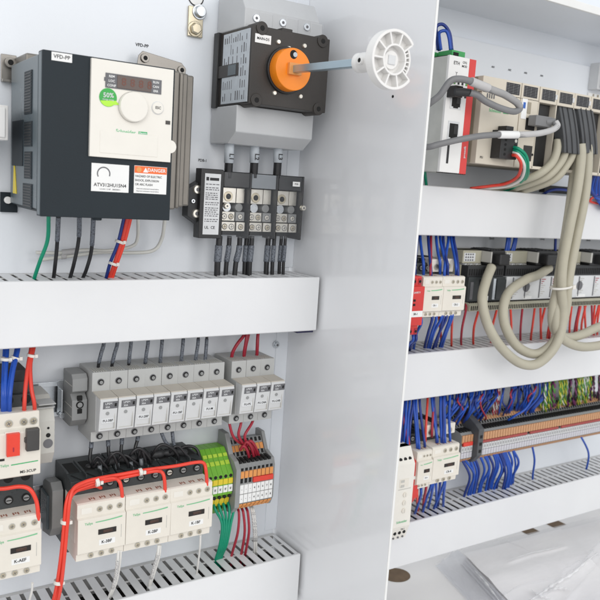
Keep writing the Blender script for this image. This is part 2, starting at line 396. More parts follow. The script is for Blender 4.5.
# ================================================================== DRIVE
def drive():
    x0, x1, z0, z1 = 153.3, 261.6, -36, 90
    t = Thing('motor_drive', 'charcoal variable speed motor drive with cream keypad and round dial', 'motor drive', (207, 0, z0))
    h = MB(); h.box(158, 282, 4, 46, -30, 96, 'heatsink'); h.box(282, 291, 6, 62, -29, 97, 'heatsink'); h.box(292.5, 297, 6, 58, -28, 97, 'heatsink'); h.box(298.5, 306, 4, 47, -27, 98, 'heatsink')
    h.box(307.5, 315, 4, 40, -26, 98, 'heatsink')
    t.part('heatsink', h, bevel=1.6)
    br = MB(); br.prism([(266, 98), (268, 113), (272, 117.5), (312, 112), (316, 108), (318, 96)], 14, 16, 'steel', 'd')
    br.box(262, 316, 4, 15, 96.4, 98.6, 'steel')
    b = t.part('mounting_bracket', br, bevel=0.4)
    for (x, z) in ((274, 111), (312, 105)):
        q = MB(); q.cyl((x, 15.5, z), 'd', 4.2, 2.5, 'steel'); q.cyl((x, 17.6, z), 'd', 2.2, .6, 'hole'); t.part('bolt', q, b, 0.3)
    br = MB(); br.prism([(268, -36), (296, -36), (299, -31), (299, -18), (268, -18)], 18, 20, 'steel', 'd'); b = t.part('mounting_bracket', br, bevel=0.4)
    q = MB(); q.cyl((292, 19.5, -29), 'd', 4, 3, 'steel'); q.cyl((292, 22, -29), 'd', 2, .8, 'hole'); t.part('bolt', q, b, 0.3)
    br = MB(); br.box(147, 160, 2, 4, 74, 98, 'steel'); br.box(147, 160, 4, 9, 74, 76.5, 'steel'); b = t.part('mounting_bracket', br, bevel=0.4)
    q = MB(); q.cyl((154, 4, 91), 'd', 4.6, 5, 'steel'); q.cyl((154, 9, 91), 'd', 2.4, .5, 'hole'); t.part('bolt', q, b, 0.5)
    br = MB(); br.box(147, 162, 2, 4, -40, -22, 'charcoal'); b = t.part('mounting_bracket', br, bevel=0.4)
    q = MB(); q.cyl((153, 4, -29), 'd', 3.2, 4, 'white_plastic'); t.part('bolt', q, b, 0.5)
    bd = MB(); bd.box(155.2, 259.5, 30, 107, z0 + 2.5, z1 - 2, 'charcoal'); bd.box(155.6, 240, 4, 30, z0 + 4, z1 - 3, 'charcoal')
    t.part('body', bd, bevel=1.2)
    sd = MB(); sd.box(153.9, 156.2, 12, 103, z0 + 5, z1 - 2, 'side_smoke'); sp = t.part('side_panel', sd, bevel=0.6)
    for (a, b_, c, d_) in ((62, 86, 44, 78), (62, 88, 18, 38), (64, 88, -8, 20 - 6), (60, 90, -32, -12)):
        g = MB(); g.box(153.2, 154.0, a, b_, c, d_, 'charcoal')
        k = c + 1.4
        while k < d_ - 1: g.box(152.9, 153.5, a + 2, b_ - 2, k, k + 1.1, 'black'); k += 2.3
        t.part('vent_grille', g, sp, 0.15)
    g = MB(); g.box(153.1, 153.9, 20, 58, 2, 40, 'charcoal'); t.part('side_label', g, sp, 0.1)
    g = MB(); g.prism([(24, -22), (36, -22), (27, 8)], 153.2, 153.9, 'ground_yellow'); t.part('warning_triangle', g, sp, 0.1)
    fr = MB(); fr.box(x0, x1, 106, 118, z0, z1, 'charcoal'); fr.box(x0 - .3, x0 + 1.0, 108, 116.4, z0 + 1, z1 - 1, 'charcoal_edge')
    fr.cyl((200, 112, z0 - 2.0), 'z', 4, 3, 'charcoal')
    front = t.part('front_cover', fr, bevel=1.5)
    F = 118.0
    X0, X1, Z0, Z1 = rect((51.5, 51.5), (72, 54.5), (72, 63), (51.5, 60), F)
    g = MB(); g.box(X0, X1, F - .5, F + .25, Z0, Z1, 'label_white'); g.text('VFD-PP', (X0 + X1) / 2, (Z0 + Z1) / 2, F + .35, 4.0, 'ink'); t.part('name_label', g, front, 0)
    # cream keypad door
    X0, X1, Z0, Z1 = rect((92.5, 58.5), (175, 69.5), (169.5, 161.5), (88.7, 157), F + 3)
    kp = MB(); kp.box(X0, X1, F - 1, F + 3, Z0, Z1, 'cream_light'); kp.cyl((X1 - .5, F, Z0 + 13), 'd', 5.5, 2.9, 'cream_light')
    kp.box(X0 + 8, X1 - 12, F + 2.8, F + 3.35, Z0 + 3.4, Z0 + 21, 'cream_light')
    k = t.part('keypad_door', kp, bevel=0.9)
    G = F + 3
    a = rect((105.6, 73.5), (161.7, 79.5), (161, 94), (105, 88), G)
    g = MB(); g.box(a[0], a[1], G - 1, G + .5, a[2], a[3], 'ink_grey'); g.box(a[0] + 9.5, a[1] - 9, G, G + .9, a[2] + .8, a[3] - .8, 'display')
    g.box(a[0] - 1, a[0] + .8, G - 1, G + .4, a[2] + 5, a[3] - 3.5, 'ink_grey')
    for i, s in enumerate(('REM', 'LOC', 'CONF')): g.text(s, a[0] + 5, a[3] - 2.4 - 3.5 * i, G + .65, 2.6, 'label_white')
    for i, s in enumerate(('RUN', 'CAN', 'ERR')): g.text(s, a[1] - 5, a[3] - 2.4 - 3.5 * i, G + .65, 2.5, 'label_white')
    for i in range(4): g.text('8', a[0] + 15 + 7.2 * i, (a[2] + a[3]) / 2, G + 1.0, 8.5, 'digit')
    t.part('display', g, k, 0.2)
    c = at(134, 107, G + 3); g = MB(); g.cyl((c[0], G - 1, c[2]), 'd', 12.3, 1.3, 'ink_grey', 48); g.cyl((c[0], G - 1, c[2]), 'd', 12.1, 5.5, 'cream_light', 48, 11.7); t.part('dial_knob', g, k, 0.8)
    c = at(157.5, 108, G); g = MB(); g.cyl((c[0], G - 1, c[2]), 'd', 5.4, 1.5, 'label_pale', 32); g.cyl((c[0], G - 1, c[2]), 'd', 4.8, 2.4, 'cream_light', 32); g.text('ESC', c[0], c[2], G + 1.6, 3.0, 'ink'); t.part('escape_button', g, k, 0.3)
    c = at(108, 97.5, G); g = MB(); g.cyl((c[0], G - .5, c[2]), 'd', 7.2, .75, 'green_sticker', 40)
    g.add([(c[0] + 7.0 * math.cos(math.radians(u_)), G + .4, c[2] + 7.0 * math.sin(math.radians(u_))) for u_ in range(205, 346, 10)], [tuple(range(15))], 'lime'); g.add([(c[0] + 6.6, G + .42, c[2] - 2.2), (c[0] + 3.5, G + .42, c[2] - 5.5), (c[0] + 9.5, G + .42, c[2] - 4.6)], [(0, 1, 2)], 'lime'); g.text('50%', c[0] + .2, c[2] + 1.6, G + .5, 5.2, 'label_pale', rot=0.05)
    g.text('energy saving', c[0], c[2] - 1.6, G + .5, 1.7, 'label_pale')
    t.part('round_sticker', g, k, 0)
    c = at(127, 132, G); e = at(137.5, 132.8, G)
    g = MB(); g.text('Schneider', c[0] - 1, c[2], G + .1, 4.2, 'green_soft'); g.text('Electric', c[0] + 13.5, c[2] + .1, G + .4, 2.2, 'label_white')
    g.box(c[0] + 9.8, c[0] + 17.2, G - .3, G + .3, c[2] - 1.2, c[2] + 1.4, 'green_print'); t.part('maker_mark', g, k, 0)
    c = at(167.8, 122.5, G); g = MB(); g.box(c[0] - 2, c[0] + 2, G - 1, G + .5, c[2] - 1.6, c[2] + 1.4, 'window_black'); t.part('indicator_window', g, k, 0.1)
    # labels on the lower front
    a = rect((91.5, 163.5), (129, 164.8), (128.5, 192.5), (91, 191.2), F)
    g = MB(); g.box(a[0], a[1], F - .5, F + .25, a[2], a[3], 'label_white')
    n = 26; cx, cz = a[0] + 10, a[3] - 8
    g.add([(cx + (4.6 + q) * math.cos(math.radians(-20 + 230 * i / n)), F + .35, cz + (4.6 + q) * math.sin(math.radians(-20 + 230 * i / n))) for i in range(n + 1) for q in (0, 1.0)],
          [(2 * i, 2 * i + 1, 2 * i + 3, 2 * i + 2) for i in range(n)], 'ink_grey')
    g.text('ATV312HU15N4', (a[0] + a[1]) / 2, a[2] + 5.2, F + .35, 3.9, 'ink', sx=.98)
    g.text('1.5 kW / 2 HP   380/500V~', (a[0] + a[1]) / 2, a[2] + 1.9, F + .35, 1.6, 'ink_grey')
    t.part('type_label', g, front, 0)
    a = rect((134.3, 165.5), (167, 167.5), (166, 194.5), (133.6, 193), F)
    g = MB(); g.box(a[0], a[1], F - .5, F + .25, a[2], a[3], 'label_white'); g.box(a[0] + .2, a[1] - .2, F, F + .36, a[3] - 6.0, a[3] - .3, 'danger_orange')
    g.cyl((a[0] + 4, F, a[3] - 3.2), 'd', 2.2, .45, 'orange_term', 20)
    g.prism([(a[0] + 7.6, a[3] - 5.2), (a[0] + 12, a[3] - 5.2), (a[0] + 9.8, a[3] - 1.2)], F, F + .45, 'label_white', 'd')
    g.text('DANGER', a[0] + 19.5, a[3] - 3.2, F + .45, 4.0, 'label_white')
    for i, s in enumerate(('HAZARD OF ELECTRIC', 'SHOCK, EXPLOSION', 'OR ARC FLASH')): g.text(s, a[0] + .8 + len(s) * .66, a[3] - 8.6 - 3.4 * i, F + .35, 2.5, 'ink', sx=.92)
    for i in range(2): g.text('Read and understand manual before', a[0] + 12.2, a[3] - 18.8 - 2 * i, F + .35, 1.35, 'ink_grey')
    t.part('danger_label', g, front, 0)
drive()
g = MB(); g.box(105, 141.5, 2, 60, 22, 50, 'white_plastic').box(105, 139, 60, 61.5, 24, 48, 'label_white')
single('white_box', g, 'plain white plastic block at the left edge beside the drive', 'box', (123, 2, 22), None, 1.2)

# ================================================================== MAIN SWITCH
def switch():
    x0, x1, z0, z1, F = 353.5, 442.0, 75.0, 146.5, 80.0
    t = Thing('main_switch', 'black main disconnect switch with orange rotor and long handle shaft', 'disconnect switch', ((x0 + x1) / 2, 0, 38))
    b = MB(); b.box(x0, x1, 8, F, z0, z1, 'black_brown'); b.box(x0 - 3, x0 + 3, 6, 16, z0 - 1.5, z1 + .5, 'black')
    for (x, z) in ((x0 + 10, z1 - 2), (x1 - 9, z1 - 3), (x0 + 8, z0 + 3.5), (x1 - 9, z0 + 3)):
        b.cyl((x, 40, z), 'd', 6.2, F - 40 + 1.2, 'black_brown', 24); b.cyl((x, F + .4, z), 'd', 2.6, 1.1, 'hole', 16)
    b.box(x0 + 34, x0 + 46, 30, F - 3, z1 - 1, z1 + 3, 'black_brown')
    t.part('body', b, bevel=0.8)
    s = MB(); s.box(x0 - 1.0, x0 + 1, 24, 77, z0 + 1.5, z1 - 3, 'label_grey')
    r = random.Random(3)
    for zt in range(6):
        for k in range(11):
            d = 27 + k * 4.4
            if (92 < z0 + 6 + 11 * zt < 104 and d < 50) or r.random() < .22: continue
            s.box(x0 - 1.12, x0 - .9, d, d + r.choice((.8, 1.2, 1.8)), z0 + 4 + 11 * zt, z0 + 4 + 11 * zt + r.uniform(4, 9.5), 'ink_grey')
    lb = t.part('rating_label', s, bevel=0)
    s = MB(); s.box(x0 - 1.7, x0, 14, 58, 102, 114, 'black_brown'); w = t.part('side_recess', s, bevel=.3)
    s = MB(); s.box(x0 - 2.1, x0 - 1.2, 38, 54, 103, 113, 'side_smoke'); t.part('window', s, w, .2)
    s = MB(); s.box(x0 + 3.2, x0 + 20.5, F - .5, F + .35, z1 - 15.5, z1 - 7.5, 'label_white'); s.text('MAIN-DS', x0 + 11.8, z1 - 11.5, F + .5, 3.4, 'ink'); t.part('name_label', s, bevel=0)
    for (px, py) in ((278, 42), (304, 46), (274, 93), (300, 96.5), (288.5, 48.5), (290, 88)):
        c = at(px, py, F); s = MB(); s.cyl((c[0], F - 1, c[2]), 'd', 2.5, 3.2, 'nickel', 16, 2.0); t.part('screw', s, bevel=.4)
    cx, cz = at(293.7, 69.3, F + 14)[0], at(293.7, 69.3, F + 14)[2]
    s = MB(); s.cyl((cx, F - 1, cz), 'd', 22, 4, 'black', 48); s.cyl((cx, F + 1, cz), 'd', 20.2, 13, 'orange', 64, 19.6)
    s.cyl((cx - 1, F + 13, cz + 13.5), 'd', 4.2, 1.4, 'hole', 28); s.cyl((cx + .6, F + 13.6, cz + 13.5), 'd', 2.4, 1.2, 'label_grey', 24)
    s.box(cx - 7, cx + 7, F + 13, F + 18, cz - 5.5, cz + 5.5, 'orange_term')
    rt = t.part('rotor', s, bevel=1.0)
    # shaft and coupling
    a = Vector((cx, F + 12, cz)); e = Vector((395.2, 238.0, 104.6)); ax = (e - a).normalized()
    u = ax.cross(Vector((0, 0, 1))).normalized(); w = u.cross(ax)
    def oriented_box(p, q, h, mt, mb):
        vs = [c + u * i * h + w * j * h for c in (p, q) for i, j in ((-1, -1), (1, -1), (1, 1), (-1, 1))]
        mb.add(vs, [(0, 1, 2, 3), (4, 5, 6, 7)] + [(i, (i + 1) % 4, 4 + (i + 1) % 4, 4 + i) for i in range(4)], mt)
    s = MB(); oriented_box(a, e - ax * 2, 3.4, 'shaft', s); sh = t.part('shaft', s, bevel=.5)
    s = MB(); s.cyl(e - ax * 44, ax, 8.2, 8, 'white_plastic', 28, 7.6); s.cyl(e - ax * 38, ax, 8.2, 36, 'white_plastic', 32, 7.2)
    s.cyl(e - ax * 46 , ax, 5.6, 5, 'white_plastic', 24); s.cyl(e - ax * 30 - u * 7.6, -u, 3.0, 3, 'white_plastic', 16); s.cyl(e - ax * 30 - u * 10.4, -u, 1.9, .5, 'hole', 12)
    s.cyl(e - ax * 14 - u * 7.0, -u, 2.4, 1.6, 'zinc', 14)
    hub = t.part('coupling', s, bevel=.7)
    # fan-ribbed dial: sector opening towards the right
    s = MB(); R, r0 = 23.2, 12.2; th = 6.5
    def pt(rr, ang, k): return e + (u * math.cos(ang) + w * math.sin(ang)) * rr + ax * k
    sgn = 1 if u.x > 0 else -1
    def arc(ra, rb, a0, a1, k0, k1, n=28, mt='white_plastic'):
        vs = []
        for i in range(n + 1):
            q = a0 + (a1 - a0) * i / n
            vs += [pt(ra, q, k0), pt(rb, q, k0), pt(rb, q, k1), pt(ra, q, k1)]
        fs = [(0, 1, 2, 3), (4 * n, 4 * n + 3, 4 * n + 2, 4 * n + 1)]
        for i in range(n):
            for j in range(4): fs.append((4 * i + j, 4 * i + (j + 1) % 4, 4 * i + 4 + (j + 1) % 4, 4 * i + 4 + j))
        s.add(vs, fs, mt)
    g0, g1 = math.radians(38), math.radians(322)
    off = 0 if sgn > 0 else PI
    arc(R - 2.2, R, g0 + off, g1 + off, -th, 2.5, 56)          # outer rim
    arc(10.6, r0, 0, 2 * PI, -th, 2.5, 48)                      # inner ring
    arc(3.6, R - 1, g0 + off, g1 + off, -th, -th + 2.0, 56)     # back web
    arc(3.6, 17.5, 0, 2 * PI, -th, -th + 1.9, 48)
    arc(16.3, 17.8, -g0 + off, g0 + off, -th, 1.2, 20)
    for k in range(9):
        q = g0 + off + (g1 - g0) * k / 8
        n_ = Vector(pt(1, q + PI / 2, 0)) - e
        p0, p1 = pt(r0 - .4, q, 0), pt(R - .8, q, 0)
        vs = [p + n_ * i * .75 + ax * z for p in (p0, p1) for i, z in ((-1, -th), (1, -th), (1, 2.2), (-1, 2.2))]
        s.add(vs, [(0, 1, 2, 3), (4, 5, 6, 7)] + [(i, (i + 1) % 4, 4 + (i + 1) % 4, 4 + i) for i in range(4)], 'white_plastic')
    for k in range(5):
        q = off - .45 + .225 * k; p0, p1 = pt(r0 - .2, q, 0), pt(16.6, q, 0); n_ = Vector(pt(1, q + PI / 2, 0)) - e
        vs = [p + n_ * i * .6 + ax * z for p in (p0, p1) for i, z in ((-1, -th), (1, -th), (1, .8), (-1, .8))]
        s.add(vs, [(0, 1, 2, 3), (4, 5, 6, 7)] + [(i, (i + 1) % 4, 4 + (i + 1) % 4, 4 + i) for i in range(4)], 'white_plastic')
    oriented_box(e - ax * 4, e - ax * 1.0, 3.6, 'label_pale', s)
    t.part('handle_dial', s, hub, .35)
    # terminal shrouds
    s = MB(); s.prism([(3, 74.6), (58, 74.6), (58, 49), (42, 38), (3, 38)], x0 - .5, x1 + 1, 'cover_grey'); t.part('terminal_shroud', s, bevel=1.0)
    s = MB(); s.prism([(3, 147), (60, 147), (60, 165), (48, 183), (3, 183)], x0 + 2, x1, 'cover_grey')
    for k in range(3): s.box(x0 + 18 + 29.5 * k, x0 + 33 + 29.5 * k, 40, 60.6, 149, 164, 'cover_grey')
    sh = t.part('terminal_shroud', s, bevel=1.0)
    for (px, py) in ((256.5, 18.2), (283, 22.7), (307, 27)):
        c = at(px, py, 61); s = MB(); s.cyl((c[0], 58, c[2]), 'd', 3.6, 3.6, 'zinc', 18); s.cyl((c[0], 61.4, c[2]), 'd', 1.5, .5, 'ink_grey', 12); t.part('screw', s, sh, .4)
switch()

# grounding lug and its sticker
def lug():
    t = Thing('ground_lug', 'brass grounding plate with two bolts left of the main switch', 'grounding lug', (at(194, 20, 0)[0], 0, at(194, 20, 0)[2]))
    a = rect((189, 6), (204, 8), (201, 38), (187, 36), 2); m = MB(); m.box(a[0], a[1], .5, 3.5, a[2], a[3], 'brass'); p = t.part('plate', m, bevel=.6)
    for (px, py, mm) in ((199.5, 12, 'zinc'), (195, 29, 'brass')):
        c = at(px, py, 4); m = MB(); m.cyl((c[0], 3.2, c[2]), 'd', 7.6, 1.6, mm, 24); m.cyl((c[0], 4.8, c[2]), 'd', 6.2, 4.5, mm, 6 if mm == 'brass' else 24, 5.2); t.part('bolt', m, p, .6)
lug()
c = at(196, -3, 0.5); n = 40
m = MB(); m.cyl((c[0], .1, c[2]), 'd', 8, .3, 'label_white', n)
m.add([(c[0] + q * math.cos(2 * PI * i / n), .6, c[2] + q * math.sin(2 * PI * i / n)) for i in range(n) for q in (7.6, 8.7)], [(2 * i, 2 * i + 1, (2 * i + 3) % (2 * n), (2 * i + 2) % (2 * n)) for i in range(n)], 'ink')
single('ground_sticker', m, 'round black ringed grounding sticker above the brass lug', 'sticker', (c[0], 0, c[2]), None, 0)

# printed names on the panel
def panel_text(s, px, py, size, label):
    c = at(px, py, 0); m = MB().text(s, c[0], c[2], .35, size, 'ink'); single('panel_marking', m, label, 'marking', (c[0], 0, c[2]), 'small names printed on the panel', 0)
panel_text('VFD-PP', 142, 45.5, 4.2, 'small black lettering on the panel above the drive bracket')
panel_text('MAIN-DS', 265.5, 4.5, 4.0, 'small black lettering above the main switch')
panel_text('PDB-1', 202.5, 160.5, 3.8, 'small black lettering above the power block label')

# ================================================================== POWER BLOCK
def power_block():
    D = 34.0
    a = rect((202, 168), (305, 176), (299, 243), (198, 235), D)
    x0, x1, z0, z1 = a
    t = Thing('power_block', 'black three pole power distribution block under clear covers', 'distribution block', ((x0 + x1) / 2, 0, z0))
    lx = at(222.5, 200, D)[0]
    b = MB(); b.box(x0, lx, 21, D, z0, z1, 'black'); b.box(x0 + 9, lx, 4, 22, z0 + 3, z1 - 3, 'black'); b.box(lx, x1, 4, 10, z0 + 2, z1 - 2, 'black')
    w = (x1 - lx) / 3
    for k in range(4): b.box(lx + w * k - .9, lx + w * k + .9, 8, D, z0, z1 - 1, 'black')
    b.box(lx, x1, 8, 20, z1 - 16, z1 - 1, 'black_soft')
    t.part('body', b, bevel=.7)
    h = rect((188, 185), (202, 176), (202, 230), (188, 219), 28)
    m = MB(); m.prism([(h[0], h[2] + 8), (h[0], h[3] - 8), (h[1] + 1, h[3] + 2), (h[1] + 1, h[2] - 2)], 14, 28, 'black_soft', 'd'); p = t.part('mounting_foot', m, bevel=.8)
    for (px, py, mm, r) in ((197, 189.5, 'nickel', 5.0), (196, 213.5, 'nickel', 5.0), (192.5, 201, 'zinc', 2.6)):
        c = at(px, py, 28); q = MB(); q.cyl((c[0], 27, c[2]), 'd', r, 3.4, mm, 20, r * .8); q.cyl((c[0], 30.2, c[2]), 'd', r * .4, .5, 'ink_grey', 10); t.part('screw', q, p, .4)
    l = rect((205.5, 173), (221, 174.5), (218, 236), (202, 233), D)
    m = MB(); m.box(l[0], l[1], D - .4, D + .4, l[2], l[3], 'label_pale'); r = random.Random(5)
    m.box(l[0] + 1.5, l[0] + 4.5, D, D + .5, l[3] - 7, l[3] - 3.5, 'ink'); m.box(l[0] + 5.5, l[1] - 2, D, D + .5, l[3] - 6.8, l[3] - 4, 'ink'); z = l[3] - 11
    while z > l[2] + 12:
        x = l[0] + 1.4
        while x < l[1] - 3:
            wd = r.uniform(1, 3.6); m.box(x, min(x + wd, l[1] - 1), D, D + .48, z, z + .9, 'ink_grey'); x += wd + .9
        z -= r.choice((2.0, 2.0, 3.4))
    m.text('UL', l[0] + 4, l[2] + 7, D + .5, 4, 'ink'); m.text('CE', l[0] + 11, l[2] + 7, D + .5, 4, 'ink'); t.part('rating_label', m, bevel=0)
    for k in range(3):
        xa = lx + w * k + 2.2; xb = lx + w * (k + 1) - 2.2; wb = xb - xa
        c = MB(); zt = z1 - 17.5
        c.box(xa, xa + wb * .60, 8, 27, zt - 15.5, zt, 'nickel'); c.box(xa + wb * .66, xb, 8, 25, zt - 15.5, zt, 'nickel')
        c.cyl((xa + wb * .28, 26.5, zt - 9), 'd', 5.2, 1.2, 'brass', 22); c.cyl((xa + wb * .28, 27.2, zt - 9), 'd', 3.0, .8, 'hole', 18)
        c.cyl((xa + wb * .28, 10, zt - 20), 'd', 5.0, 15, 'zinc', 20); c.cyl((xb - wb * .17, 10, zt - 20), 'd', 4.4, 13, 'mid_grey', 20)
        for row in (0, 1):
            zr = zt - 34 - row * 10.4 
            c.box(xa, xa + wb * .58, 8, 27 + row * 2, zr, zr + 9.4, 'nickel'); c.box(xa + wb * .64, xb, 8, 27 + row * 2, zr, zr + 9.4, 'nickel' if row else 'mid_grey')
            for j, xx in enumerate((xa + wb * .15, xa + wb * .43, xa + wb * .82)): c.screw(xx, 27 + row * 2, zr + 4.5, 2.7, 'brass' if (j + row) % 2 else 'nickel', 'ink_grey')
        t.part('terminal_lug', c, bevel=.4)
        g = MB(); g.box(lx + w * k + 1, lx + w * (k + 1) - 1, D + .3, D + 1.5, z0 + 1, z1 - 2, 'clear_cover')
        t.part('clear_cover', g, bevel=.2)
        g = MB(); g.box(lx + w * k + 1.2, lx + w * (k + 1) - 1.2, D - 3, D - 2, z1 - 16.5, z1 - 2, ('black', 'clear_cover_hazy', 'black_soft')[k]); t.part('window', g, bevel=.2)
    m = MB(); m.box(x1 - 15, x1 - 6, D + 1.6, D + 2.0, z1 - 12, z1 - 7, 'label_white'); m.text('PDB', x1 - 10.5, z1 - 9.5, D + 2.1, 2.5, 'ink'); t.part('name_label', m, bevel=0)
    for (px, py) in ((226.5, 206), (303, 208)):
        c = at(px, py, D + 2); m = MB(); m.cyl((c[0], D, c[2]), 'd', 3.2, 4, 'nickel', 16, 2.6); m.cyl((c[0], D + 3.9, c[2]), 'd', 1.1, .4, 'ink_grey', 10); t.part('screw', m, bevel=.4)
power_block()
for k, (px, s) in enumerate(((231.5, 'L1'), (257, 'L2'), (280.5, 'L3'))):
    a = at(px, 134, 34); b = at(px - .5, 172, 34)
    path = [Vector((a[0], 30, a[2])), Vector(((a[0] + b[0]) / 2, 30, (a[2] + b[2]) / 2)), Vector((b[0], 28, b[2] - 6))]
    base = tuple(path[0])
    o = tag(MB().tube(spline(path), 4.4, 'wire_black', 12).build('power_cable', None, base, 0), 'thick black feeder marked %s between main switch and power block' % s, 'cable', 'feeders below the main switch')
    m = MB().tube([path[0], path[1] + Vector((0, 0, -10))], 5.0, 'label_grey', 14); q_ = at(px - .2, 157, 35); m.text(s, q_[0], q_[2], 35.4, 7, 'ink', rot=-PI / 2); m.build('marker_sleeve', o, base, 0)
for k, (px, sh, r) in enumerate(((218.5, -1, 4.0), (228.5, -2, 3.0), (239, -3, 3.3), (246, -1, 3.2), (251, -1.2, 3.2), (267.5, -1, 3.4), (273.5, -1, 2.6), (280.5, -1, 2.4), (284.5, -1, 2.2))):
    d = 30 - (k % 2) * 5
    wire('thick black cable with printed markers dropping from the power block', [(px + 1, 236, d), (px, 250, d), (px + sh, 262, d), (px + sh * 1.6, 279, d)], r * .82, 'wire_black', 'cables under the power block', (0.22, 0.66), cat='cable', name='power_cable', seg=12)
# ================================================================== FUSE HOLDERS
ORD = ('first', 'second', 'third', 'fourth', 'fifth', 'sixth', 'seventh', 'eighth')
def fuse_holder(x0, label, group, name=None):
    w = 17.35; x1 = x0 + w; c = (x0 + x1) / 2
    t = Thing('fuse_holder', label, 'fuse holder', (c, 0, -252), group)
    b = MB(); b.prism([(6, -185), (46, -185), (46, -203), (58, -203.6), (58, -238), (49, -241.5), (46, -243), (46, -253), (6, -253)], x0, x1, 'fuse_grey')
    for k in range(6): b.box(x0 + 2 + 2.3 * k, x0 + 3.2 + 2.3 * k, 30, 44, -185.2, -184.5, 'aux_grey')
    t.part('body', b, bevel=.45)
    h = MB(); h.prism([(50, -203.2), (69, -204.2), (70.5, -206), (66.5, -236), (60, -239), (50, -239)], x0 + .35, x1 - .35, 'handle_grey')
    h.prism([(47, -202.6), (69.6, -203.6), (69.6, -204.8), (47, -204.2)], x0 + .2, x1 - .2, 'fuse_ledge')
    hd = t.part('handle', h, bevel=.5)
    def fd(z): return 70.5 - (-206 - z) * 4 / 30
    m = MB(); m.add([(x0 + 3, fd(-207) + .15, -207), (x1 - .2, fd(-207) + .15, -207), (x1 - .2, fd(-214) + .15, -214), (x0 + 3, fd(-214) + .15, -214)], [(0, 1, 2, 3)], 'ink_grey')
    m.text('LPSM', c - .6, -208.9, fd(-208) + .45, 2.9, 'label_pale'); m.text('30A', c - 1.5, -212.2, fd(-211) + .45, 2.6, 'label_pale'); m.text('\u25bc', x1 - 2.4, -210.5, fd(-210) + .4, 2.6, 'hole')
    m.box(x1 - 3.4, x1 - 1.6, 66, fd(-210.6) + .4, -212, -209, 'hole')
    t.part('printed_band', m, hd, 0)
    m = MB(); m.cyl((c - 1, 64, -218.5), 'd', 1.7, fd(-218.5) - 63.4, 'mid_grey', 14); t.part('indicator', m, hd, .2)
    m = MB(); m.box(x0 + 2.2, x1 - 2.2, 60, fd(-233.6) + .25, -234.1, -233.5, 'aux_grey')
    m.box(x1 - 2.9, x1 - 2.4, 60, fd(-220) + .1, -233.8, -216, 'aux_grey')
    if name:
        m.box(x0 + 2.4, x1 - 2.6, 60, fd(-224) + .06, -228, -223.6, 'label_pale'); m.text(name, c - .2, -225.9, fd(-225) + .35, 3.1, 'ink', sx=1.05)
    t.part('name_field', m, hd, 0)
    for z in (-194.5, -247.6):
        m = MB(); m.cyl((c - .4, 45.6, z), 'd', 3.3, .9, 'ink_grey', 20); m.cyl((c - .4, 45.8, z), 'd', 2.6, 1.0, 'hole', 16); m.cyl((c - .1, 46, z - .3), 'd', 1.7, 1.1, 'mid_grey', 12); t.part('terminal_screw', m, bevel=0)
    t.o.rotation_euler = (0, math.radians(random.uniform(-.15, .15)), 0)
    return t
names = ('FU-3BF', None, 'FU-2BF', None, 'FU-1BF', None, 'FU-M', None)
for k in range(8):
    lab = '%s grey fuse holder from the left in the row of eight' % ORD[k] + (', lettered %s' % names[k] if names[k] else ', plain front')
    fuse_holder(221 + 17.45 * k, lab, 'row of eight grey fuse holders', names[k])
for k, nm in enumerate(('FU-PS', 'FU-24A', 'FU-24B')):
    fuse_holder(369 + 17.45 * k, '%s grey fuse holder of the trio fed by dark red wires, lettered %s' % (('left', 'middle', 'right')[k], nm), 'trio of grey fuse holders', nm)
t = Thing('end_clamp', 'grey screw end clamp at the left end of the eight fuse holders', 'end clamp', (212, 0, -243))
m = MB(); m.prism([(8, -188), (34, -188), (38, -192), (38, -204), (31, -208), (38, -213), (38, -232), (30, -240), (8, -240)], 205, 219.5, 'mid_grey'); 
for z in (-199, -219.5, -229): m.box(204.7, 219.8, 14, 37, z - .6, z + .6, 'aux_grey')
bd = t.part('body', m, bevel=.6)
m = MB()
for z in (-211, -223.5): m.box(210, 214.5, 36, 38.4, z - 2.3, z + 2.3, 'hole')
m.cyl((212.3, 33, -217.3), 'd', 3.6, 5.6, 'hole', 16); m.cyl((212.3, 33, -217.3), 'd', 2.4, 5.9, 'mid_grey', 12); t.part('clamp_screw', m, bd, 0)
m = MB(); m.box(199.5, 205, 7, 9, -233, -200, 'zinc'); m.box(199.5, 201, 7, 22, -228, -206, 'zinc'); m.cyl((203, 10, -234), 'd', 3, 4, 'zinc', 14); t.part('rail_spring', m, bd, .3)

